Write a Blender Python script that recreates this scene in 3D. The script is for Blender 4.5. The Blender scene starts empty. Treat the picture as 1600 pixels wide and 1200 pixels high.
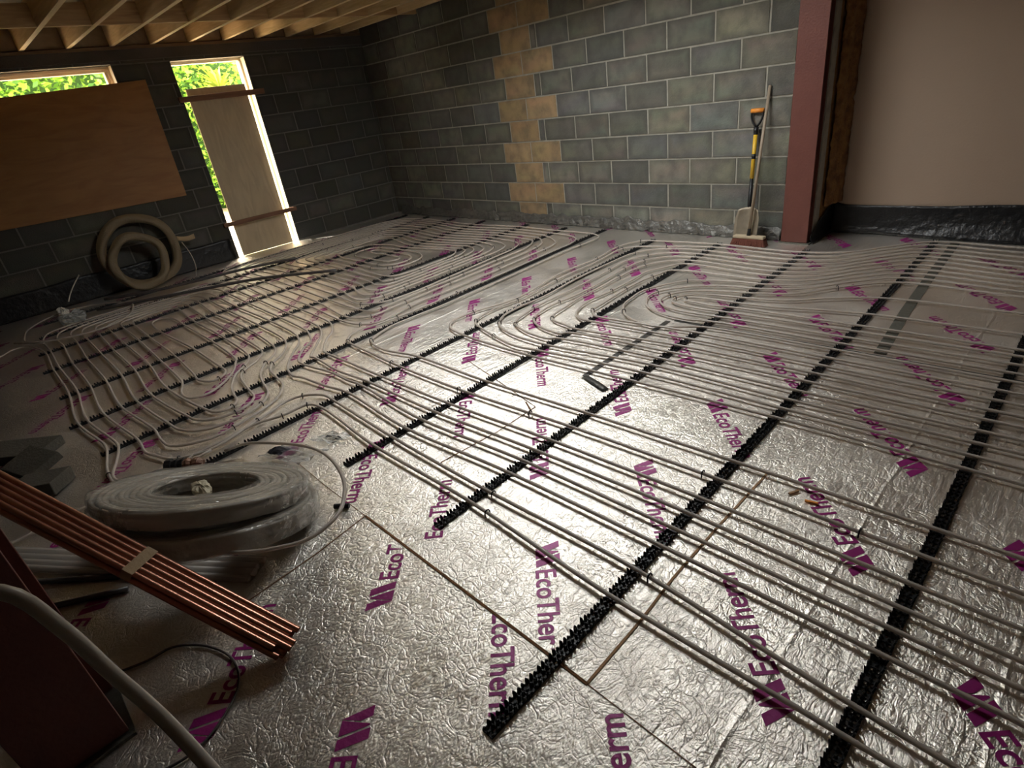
import bpy, bmesh, math, random, json
from mathutils import Matrix, Vector
random.seed(7)
C = bpy.context.scene.collection
S = bpy.context.scene
# ---------------------------------------------------------------- camera, world, sun, large lights, exposure
cam_d = bpy.data.cameras.new('camera'); cam = bpy.data.objects.new('camera', cam_d); C.objects.link(cam)
cam_d.sensor_width = 36; cam_d.lens = 20.058; cam_d.clip_start = .02; cam_d.clip_end = 200
M = Matrix(((0.7002894, -0.2417598, 0.6716747, 2.4563847), (0.7014816, 0.4075058, -0.5846901, -5.0895852),
            (-0.1323568, 0.8806198, 0.4549621, 1.4699942), (0, 0, 0, 1)))
cam.matrix_world = M
S.camera = cam
S.view_settings.view_transform = 'Standard'; S.view_settings.look = 'None'
S.view_settings.gamma = 1; S.view_settings.use_curve_mapping = False
S.view_settings.exposure = 0.17
wd = bpy.data.worlds.new('sky'); S.world = wd; wd.use_nodes = True
bg = wd.node_tree.nodes['Background']; bg.inputs['Color'].default_value = (1, .88, .70, 1); bg.inputs['Strength'].default_value = 20
sun_d = bpy.data.lights.new('sun', 'SUN'); sun_d.energy = 26; sun_d.angle = .02; sun_d.color = (1, .96, .85)
sun = bpy.data.objects.new('sun', sun_d); C.objects.link(sun)
sun.rotation_euler = Vector((.30, .30, -1)).to_track_quat('-Z', 'Y').to_euler()
def area(name, loc, tgt, sx, sy, e, col):
    d = bpy.data.lights.new(name, 'AREA'); d.shape = 'RECTANGLE'; d.size = sx; d.size_y = sy; d.energy = e; d.color = col
    o = bpy.data.objects.new(name, d); C.objects.link(o); o.location = loc
    o.rotation_euler = (Vector(tgt) - Vector(loc)).to_track_quat('-Z', 'Y').to_euler(); return o
area('rooflight_daylight', (-.6, -1.85, 2.86), (-.6, -1.85, 0), 1.4, 1.2, 88, (.95, .985, 1))
# ---------------------------------------------------------------- materials
def mat(name, col, rough=.6, metal=0, bump=0, bscale=40, var=0, vscale=6, col2=None, trans=0, alpha=1, spec=.5, attr=False, coat=0, bdist=.01):
    m = bpy.data.materials.new(name); m.use_nodes = True; n = m.node_tree.nodes; l = m.node_tree.links; b = n['Principled BSDF']
    b.inputs['Base Color'].default_value = (*col, 1); b.inputs['Roughness'].default_value = rough; b.inputs['Metallic'].default_value = metal
    b.inputs['Specular IOR Level'].default_value = spec; b.inputs['Transmission Weight'].default_value = trans; b.inputs['Alpha'].default_value = alpha
    b.inputs['Coat Weight'].default_value = coat
    tc = n.new('ShaderNodeTexCoord')
    src = None
    if attr:
        a = n.new('ShaderNodeAttribute'); a.attribute_name = 'col'; src = a.outputs['Color']; l.new(src, b.inputs['Base Color'])
    if var:
        nz = n.new('ShaderNodeTexNoise'); nz.inputs['Scale'].default_value = vscale; nz.inputs['Detail'].default_value = 6
        l.new(tc.outputs['Object'], nz.inputs['Vector'])
        mx = n.new('ShaderNodeMixRGB'); mx.blend_type = 'MIX'
        if src: l.new(src, mx.inputs[1])
        else: mx.inputs[1].default_value = (*col, 1)
        c2 = col2 or tuple(c * .4 for c in col)
        mx.inputs[2].default_value = (*c2, 1)
        rp = n.new('ShaderNodeMapRange'); rp.inputs[1].default_value = .42; rp.inputs[2].default_value = .68; rp.inputs[4].default_value = var
        l.new(nz.outputs['Fac'], rp.inputs[0]); l.new(rp.outputs[0], mx.inputs[0]); l.new(mx.outputs[0], b.inputs['Base Color'])
    if bump:
        nb = n.new('ShaderNodeTexNoise'); nb.inputs['Scale'].default_value = bscale; nb.inputs['Detail'].default_value = 4
        l.new(tc.outputs['Object'], nb.inputs['Vector'])
        bp = n.new('ShaderNodeBump'); bp.inputs['Strength'].default_value = bump; bp.inputs['Distance'].default_value = bdist
        l.new(nb.outputs['Fac'], bp.inputs['Height']); l.new(bp.outputs[0], b.inputs['Normal'])
    return m
def foil_mat(name, col, rough, metal):
    m = bpy.data.materials.new(name); m.use_nodes = True; n = m.node_tree.nodes; l = m.node_tree.links; b = n['Principled BSDF']
    b.inputs['Base Color'].default_value = (*col, 1); b.inputs['Roughness'].default_value = rough; b.inputs['Metallic'].default_value = metal
    tc = n.new('ShaderNodeTexCoord'); O = tc.outputs['Object']
    def node(t, **k):
        x = n.new(t)
        for a, v in k.items(): x.inputs[a].default_value = v
        return x
    # broad waviness
    n1 = node('ShaderNodeTexNoise', Scale=5.0, Detail=5.0, Roughness=.6); l.new(O, n1.inputs['Vector'])
    # crinkle ridges: voronoi edges on warped coordinates
    wp = node('ShaderNodeTexNoise', Scale=9.0, Detail=2.0); l.new(O, wp.inputs['Vector'])
    av = n.new('ShaderNodeVectorMath'); av.operation = 'MULTIPLY_ADD'; av.inputs[1].default_value = (.12, .12, 0); l.new(wp.outputs['Color'], av.inputs[0]); l.new(O, av.inputs[2])
    v1 = n.new('ShaderNodeTexVoronoi'); v1.feature = 'DISTANCE_TO_EDGE'; v1.inputs['Scale'].default_value = 24; l.new(av.outputs[0], v1.inputs['Vector'])
    v2 = n.new('ShaderNodeTexVoronoi'); v2.feature = 'DISTANCE_TO_EDGE'; v2.inputs['Scale'].default_value = 70; l.new(av.outputs[0], v2.inputs['Vector'])
    r1 = node('ShaderNodeMapRange'); r1.inputs[2].default_value = .10; l.new(v1.outputs['Distance'], r1.inputs[0])
    r2 = node('ShaderNodeMapRange'); r2.inputs[2].default_value = .16; l.new(v2.outputs['Distance'], r2.inputs[0])
    # creases running with the boards
    mp = n.new('ShaderNodeMapping'); mp.inputs['Scale'].default_value = (22, 4.5, 1); l.new(O, mp.inputs['Vector'])
    n3 = node('ShaderNodeTexNoise', Scale=2.2, Detail=7.0, Roughness=.62, Distortion=.6); l.new(mp.outputs[0], n3.inputs['Vector'])
    n4 = node('ShaderNodeTexNoise', Scale=120.0, Detail=3.0); l.new(O, n4.inputs['Vector'])
    def mad(a, k, c):
        x = n.new('ShaderNodeMath'); x.operation = 'MULTIPLY_ADD'; l.new(a, x.inputs[0]); x.inputs[1].default_value = k
        if c is None: x.inputs[2].default_value = 0
        else: l.new(c, x.inputs[2])
        return x.outputs[0]
    # patches where the foil is calm and patches where it is crumpled
    n5 = node('ShaderNodeTexNoise', Scale=1.6, Detail=2.0); l.new(O, n5.inputs['Vector'])
    r5 = node('ShaderNodeMapRange'); r5.inputs[1].default_value = .38; r5.inputs[2].default_value = .62; r5.inputs[3].default_value = .6; r5.inputs[4].default_value = 1.0; l.new(n5.outputs['Fac'], r5.inputs[0])
    h = mad(n1.outputs['Fac'], 1.3, None)
    c = mad(r1.outputs[0], .15, None); c = mad(r2.outputs[0], .08, c)
    mm = n.new('ShaderNodeMath'); mm.operation = 'MULTIPLY_ADD'; l.new(c, mm.inputs[0]); l.new(r5.outputs[0], mm.inputs[1]); l.new(h, mm.inputs[2]); h = mm.outputs[0]
    h = mad(n3.outputs['Fac'], .95, h); h = mad(n4.outputs['Fac'], .17, h)
    # taped seams: narrow ridges along y at known x
    sx = n.new('ShaderNodeSeparateXYZ'); l.new(O, sx.inputs[0])
    wob = node('ShaderNodeTexNoise', Scale=2.0, Detail=3.0); l.new(O, wob.inputs['Vector'])
    for x0 in (-2.35, -1.01, .17, 2.1, 2.545, 3.3):
        a = mad(wob.outputs['Fac'], .05, sx.outputs['X'])
        d = n.new('ShaderNodeMath'); d.operation = 'SUBTRACT'; l.new(a, d.inputs[0]); d.inputs[1].default_value = x0 + .025
        ab = n.new('ShaderNodeMath'); ab.operation = 'ABSOLUTE'; l.new(d.outputs[0], ab.inputs[0])
        mr = node('ShaderNodeMapRange'); mr.inputs[2].default_value = .010; mr.inputs[3].default_value = .5; mr.inputs[4].default_value = 0; l.new(ab.outputs[0], mr.inputs[0])
        ad = n.new('ShaderNodeMath'); l.new(h, ad.inputs[0]); l.new(mr.outputs[0], ad.inputs[1]); h = ad.outputs[0]
    bp = n.new('ShaderNodeBump'); bp.inputs['Strength'].default_value = .62; bp.inputs['Distance'].default_value = .011
    l.new(h, bp.inputs['Height']); l.new(bp.outputs[0], b.inputs['Normal'])
    # slight dulling by dust
    n6 = node('ShaderNodeTexNoise', Scale=2.5, Detail=6.0); l.new(O, n6.inputs['Vector'])
    r6 = node('ShaderNodeMapRange'); r6.inputs[1].default_value = .35; r6.inputs[2].default_value = .7; r6.inputs[3].default_value = rough - .06; r6.inputs[4].default_value = rough + .1
    l.new(n6.outputs['Fac'], r6.inputs[0]); l.new(r6.outputs[0], b.inputs['Roughness'])
    return m
def wood_mat(name, c1, c2, rough=.6, scale=(1, 14, 14)):
    m = bpy.data.materials.new(name); m.use_nodes = True; n = m.node_tree.nodes; l = m.node_tree.links; b = n['Principled BSDF']
    b.inputs['Roughness'].default_value = rough
    tc = n.new('ShaderNodeTexCoord'); mp = n.new('ShaderNodeMapping'); mp.inputs['Scale'].default_value = scale; l.new(tc.outputs['Object'], mp.inputs['Vector'])
    nz = n.new('ShaderNodeTexNoise'); nz.inputs['Scale'].default_value = 2.2; nz.inputs['Detail'].default_value = 8; nz.inputs['Distortion'].default_value = 1.2; l.new(mp.outputs[0], nz.inputs['Vector'])
    cr = n.new('ShaderNodeValToRGB'); cr.color_ramp.elements[0].position = .35; cr.color_ramp.elements[1].position = .65
    cr.color_ramp.elements[0].color = (*c1, 1); cr.color_ramp.elements[1].color = (*c2, 1)
    l.new(nz.outputs['Fac'], cr.inputs[0]); l.new(cr.outputs[0], b.inputs['Base Color'])
    bp = n.new('ShaderNodeBump'); bp.inputs['Strength'].default_value = .15; l.new(nz.outputs['Fac'], bp.inputs['Height']); l.new(bp.outputs[0], b.inputs['Normal'])
    return m
MT = dict(
    foil=foil_mat('crinkled_foil', (.88, .83, .76), .38, .93),
    foil_grey=mat('grey_foil_membrane', (.17, .165, .15), .45, .5, .8, 22, .5, 8, bdist=.03),
    ink=mat('purple_ink', (.29, .014, .165), .45, .15, .3, 30),
    gap=mat('foam_edge', (.22, .10, .035), .9, 0, .4, 90, .6, 30),
    gap2=mat('pale_foam_edge', (.45, .27, .14), .9, 0, .4, 90, .4, 30),
    pipe=mat('grey_white_pipe_plastic', (.62, .56, .50), .32, 0, 0, spec=.55),
    rail=mat('black_plastic', (.010, .010, .011), .42, 0, .2, 120, spec=.4),
    tape=mat('dark_grey_tape', (.055, .052, .046), .38, .25, .5, 60),
    tape_pale=mat('faded_grey_tape', (.12, .12, .10), .4, .3, .5, 60),
    block=mat('concrete_block', (.2, .2, .2), .95, 0, 1, 90, .5, 7, (.055, .056, .052), attr=True, bdist=.006),
    mortar=mat('mortar', (.40, .38, .32), .95, 0, .6, 80, .4, 12),
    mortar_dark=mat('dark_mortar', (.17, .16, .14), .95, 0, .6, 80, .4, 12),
    lintel=mat('concrete_lintel', (.09, .08, .068), .9, 0, .4, 60, .4, 5),
    pine=wood_mat('pine', (.60, .42, .21), (.74, .55, .31)),
    pine_plate=wood_mat('dark_pine_plate', (.13, .075, .035), (.2, .12, .06), scale=(14, 1, 14)),
    pine_y=wood_mat('pine_blocking', (.42, .25, .11), (.56, .36, .17), scale=(14, 1, 14)),
    deck=wood_mat('roof_deck_board', (.22, .15, .085), (.33, .235, .14), scale=(3, 3, 3)),
    ply=wood_mat('orange_plywood', (.26, .115, .032), (.33, .155, .045), .5, (3, 1, 5)),
    board=wood_mat('pale_plywood', (.46, .37, .25), (.56, .46, .31), .6, (3, 5, 1)),
    batten=wood_mat('dark_batten', (.16, .075, .04), (.24, .12, .07), .7, (14, 1, 14)),
    cream=mat('cream_painted_timber', (.72, .64, .50), .5, 0, .1, 60),
    red=mat('red_oxide_steel', (.165, .056, .041), .55, .1, .25, 70, .45, 5, (.12, .036, .028)),
    pink=mat('pink_board_wall', (.40, .30, .225), .85, 0, .15, 60, .12, 2, (.38, .26, .19)),
    foam=mat('expanding_foam', (.30, .15, .05), .9, 0, 1, 26, .7, 12, (.10, .045, .02), bdist=.03),
    dpm=mat('black_membrane', (.008, .008, .009), .38, 0, .5, 20, bdist=.02),
    concrete=mat('concrete_ground', (.60, .50, .37), .9, 0, .3, 20, .4, 3, (.45, .37, .27)),
    grass=mat('bare_earth', (.34, .28, .18), .9, 0, .8, 40, .5, 3, (.22, .2, .10)),
    leaf=mat('leaf', (.28, .50, .07), .7, 0, 0, attr=True, spec=.1),
    bark=mat('bark', (.30, .20, .13), .9, 0, .6, 20),
    coilpipe=mat('wrapped_grey_pipe', (.46, .42, .36), .35, 0, 0),
    copper=mat('copper', (.52, .25, .17), .30, .85, .1, 30, .4, 9, (.20, .075, .045)),
    band=mat('masking_tape', (.42, .30, .17), .7, 0, .3, 60),
    coil=mat('beige_ribbed_conduit', (.22, .165, .095), .6, 0, .5, 60),
    film=mat('clear_stretch_film', (.48, .45, .39), .12, 0, .9, 9, spec=.9, alpha=.48, bdist=.05),
    film_thin=mat('thin_clear_film', (.75, .73, .68), .12, 0, .9, 12, spec=.9, alpha=.2, bdist=.02),
    bag=mat('clear_polythene', (.75, .78, .76), .2, 0, .9, 25, alpha=.42, bdist=.04),
    greypipe=mat('dark_grey_pipe', (.075, .066, .062), .4, 0, .1, 30),
    offcut=mat('grey_foam_offcut', (.075, .066, .05), .8, 0, .5, 60, .3, 6),
    orange=mat('orange_plastic', (.85, .30, .04), .45, 0, 0),
    yellow=mat('yellow_fibreglass', (.78, .47, .03), .4, 0, .1, 40, .25, 9),
    steel=mat('dusty_steel', (.30, .25, .18), .5, .45, .3, 30, .5, 9),
    bristle=mat('brown_bristle', (.17, .055, .035), .9, 0, .9, 200),
    handle=wood_mat('broom_handle_wood', (.30, .235, .165), (.38, .30, .22), .6, (14, 14, 1)),
    white=mat('white_paper', (.6, .58, .52), .7, 0, .2, 40),
    ink_dark=mat('black_print', (.03, .03, .04), .6, 0, 0),
    browntape=mat('brown_parcel_tape', (.24, .13, .085), .25, .2, .8, 25, .5, 12, bdist=.02),
    cream_foam=mat('cream_foam_pad', (.55, .50, .36), .7),
    glass=mat('window_glass', (1, 1, 1), .02, 0, 0, trans=1, spec=.5),
)
pm = MT['pipe'].node_tree; tr_ = pm.nodes.new('ShaderNodeBsdfTranslucent'); tr_.inputs['Color'].default_value = (.66, .58, .50, 1)
mx_ = pm.nodes.new('ShaderNodeMixShader'); mx_.inputs[0].default_value = .34
pm.links.new(pm.nodes['Principled BSDF'].outputs[0], mx_.inputs[1]); pm.links.new(tr_.outputs[0], mx_.inputs[2]); pm.links.new(mx_.outputs[0], pm.nodes['Material Output'].inputs['Surface'])
# ---------------------------------------------------------------- mesh helpers
class MB:
    def __init__(s): s.v = []; s.f = []; s.c = None
    def box(s, x0, x1, y0, y1, z0, z1):
        b = len(s.v)
        s.v += [(x, y, z) for x in (x0, x1) for y in (y0, y1) for z in (z0, z1)]
        s.f += [tuple(b + i for i in q) for q in ((0, 1, 3, 2), (4, 6, 7, 5), (0, 4, 5, 1), (2, 3, 7, 6), (0, 2, 6, 4), (1, 5, 7, 3))]
        return s
    def obox(s, o, ux, uy, uz, a, b, c):          # box centred at o with half extents a, b, c along unit axes
        k = len(s.v); o = Vector(o)
        for i in (-1, 1):
            for j in (-1, 1):
                for m in (-1, 1): s.v.append(tuple(o + ux * (a * i) + uy * (b * j) + uz * (c * m)))
        s.f += [tuple(k + i for i in q) for q in ((0, 1, 3, 2), (4, 6, 7, 5), (0, 4, 5, 1), (2, 3, 7, 6), (0, 2, 6, 4), (1, 5, 7, 3))]
        return s
    def tube(s, pts, r, n=8, caps=True, closed=False):
        P = [Vector(p) for p in pts]; k = len(P); base = len(s.v)
        up = Vector((0, 0, 1)); prev = None
        rr = r if isinstance(r, (list, tuple)) else [r] * k
        for i, p in enumerate(P):
            if closed: t = P[(i + 1) % k] - P[i - 1]
            else: t = P[min(i + 1, k - 1)] - P[max(i - 1, 0)]
            if t.length < 1e-9: t = Vector((1, 0, 0))
            t.normalize()
            if prev is None:
                a = up if abs(t.z) < .9 else Vector((1, 0, 0)); u = t.cross(a).normalized()
            else:
                u = prev - t * prev.dot(t)
                if u.length < 1e-6: u = t.orthogonal()
                u.normalize()
            prev = u; w = t.cross(u)
            for j in range(n):
                q = 2 * math.pi * j / n; s.v.append(tuple(p + (u * math.cos(q) + w * math.sin(q)) * rr[i]))
        for i in range(k if closed else k - 1):
            a = base + i * n; b = base + ((i + 1) % k) * n
            for j in range(n): s.f.append((a + j, a + (j + 1) % n, b + (j + 1) % n, b + j))
        if caps and not closed:
            s.f.append(tuple(base + j for j in range(n))[::-1]); s.f.append(tuple(base + (k - 1) * n + j for j in range(n)))
        return s
    def poly(s, pts, z0, z1):                      # prism over a polygon in xy
        b = len(s.v); k = len(pts)
        s.v += [(x, y, z0) for x, y in pts] + [(x, y, z1) for x, y in pts]
        s.f.append(tuple(b + i for i in range(k))[::-1]); s.f.append(tuple(b + k + i for i in range(k)))
        for i in range(k): s.f.append((b + i, b + (i + 1) % k, b + k + (i + 1) % k, b + k + i))
        return s
    def grid(s, nu, nv, fn):
        b = len(s.v)
        for i in range(nu + 1):
            for j in range(nv + 1): s.v.append(tuple(fn(i / nu, j / nv)))
        for i in range(nu):
            for j in range(nv):
                a = b + i * (nv + 1) + j; s.f.append((a, a + nv + 1, a + nv + 2, a + 1))
        return s
    def build(s, name, m, parent=None, smooth=False, bevel=0, mods=None, origin=None):
        me = bpy.data.meshes.new(name)
        v = s.v
        if origin is not None: v = [(a - origin[0], b - origin[1], c - origin[2]) for a, b, c in v]
        me.from_pydata(v, [], s.f); me.update()
        bmm = bmesh.new(); bmm.from_mesh(me); bmesh.ops.recalc_face_normals(bmm, faces=bmm.faces); bmm.to_mesh(me); bmm.free()
        if s.c is not None:
            at = me.color_attributes.new('col', 'FLOAT_COLOR', 'POINT')
            at.data.foreach_set('color', [x for c in s.c for x in (*c, 1)])
        me.materials.append(MT[m] if isinstance(m, str) else m)
        if smooth: me.polygons.foreach_set('use_smooth', [True] * len(me.polygons))
        o = bpy.data.objects.new(name, me); C.objects.link(o)
        if origin is not None and parent is None: o.location = origin
        if parent: o.parent = parent
        if bevel:
            bm_ = o.modifiers.new('bevel', 'BEVEL'); bm_.width = bevel; bm_.segments = 2; bm_.limit_method = 'ANGLE'
        return o
def tag(o, label=None, cat=None, group=None, kind=None):
    if label: o['label'] = label
    if cat: o['category'] = cat
    if group: o['group'] = group
    if kind: o['kind'] = kind
    return o
def struct(o): o['kind'] = 'structure'; return o
def empty(name, loc, label, cat, group=None, rz=0):
    o = bpy.data.objects.new(name, None); C.objects.link(o); o.location = loc; o.rotation_euler = (0, 0, rz); o.empty_display_size = .1
    return tag(o, label, cat, group)
def fix(parent):                                  # children were modelled in world space
    bpy.context.view_layer.update()
    def rec(o):
        for ch in o.children:
            if 'local' not in ch: ch.matrix_parent_inverse = o.matrix_world.inverted()
            rec(ch)
    rec(parent)
def spline(P, n=8, step=.05, nmax=12):
    out = []; P = [Vector(p) for p in P]; k = len(P)
    if k < 3: return P
    for i in range(k - 1):
        p0 = P[max(i - 1, 0)]; p1 = P[i]; p2 = P[i + 1]; p3 = P[min(i + 2, k - 1)]
        d1 = max((p1 - p0).length ** .5, 1e-3); d2 = max((p2 - p1).length ** .5, 1e-3); d3 = max((p3 - p2).length ** .5, 1e-3)
        m1 = (p2 - p1) + d2 * ((p1 - p0) / d1 - (p2 - p0) / (d1 + d2)) if i > 0 else p2 - p1
        m2 = (p2 - p1) + d2 * ((p3 - p2) / d3 - (p3 - p1) / (d2 + d3)) if i < k - 2 else p2 - p1
        L = (p2 - p1).length; nn = max(2, min(nmax, int(L / step) + 1))
        for j in range(nn):
            t = j / nn; out.append((2*t**3 - 3*t*t + 1) * p1 + (t**3 - 2*t*t + t) * m1 + (-2*t**3 + 3*t*t) * p2 + (t**3 - t*t) * m2)
    out.append(P[-1]); return out
ORD = ['first', 'second', 'third', 'fourth', 'fifth', 'sixth', 'seventh', 'eighth', 'ninth', 'tenth', 'eleventh', 'twelfth', 'thirteenth', 'fourteenth', 'fifteenth', 'sixteenth', 'seventeenth', 'eighteenth', 'nineteenth', 'twentieth']
def ordn(i):
    if i < 20: return ORD[i]
    if i == 29: return 'thirtieth'
    return ('twenty-' if i < 29 else 'thirty-') + ORD[(i - 20) % 10]
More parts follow.
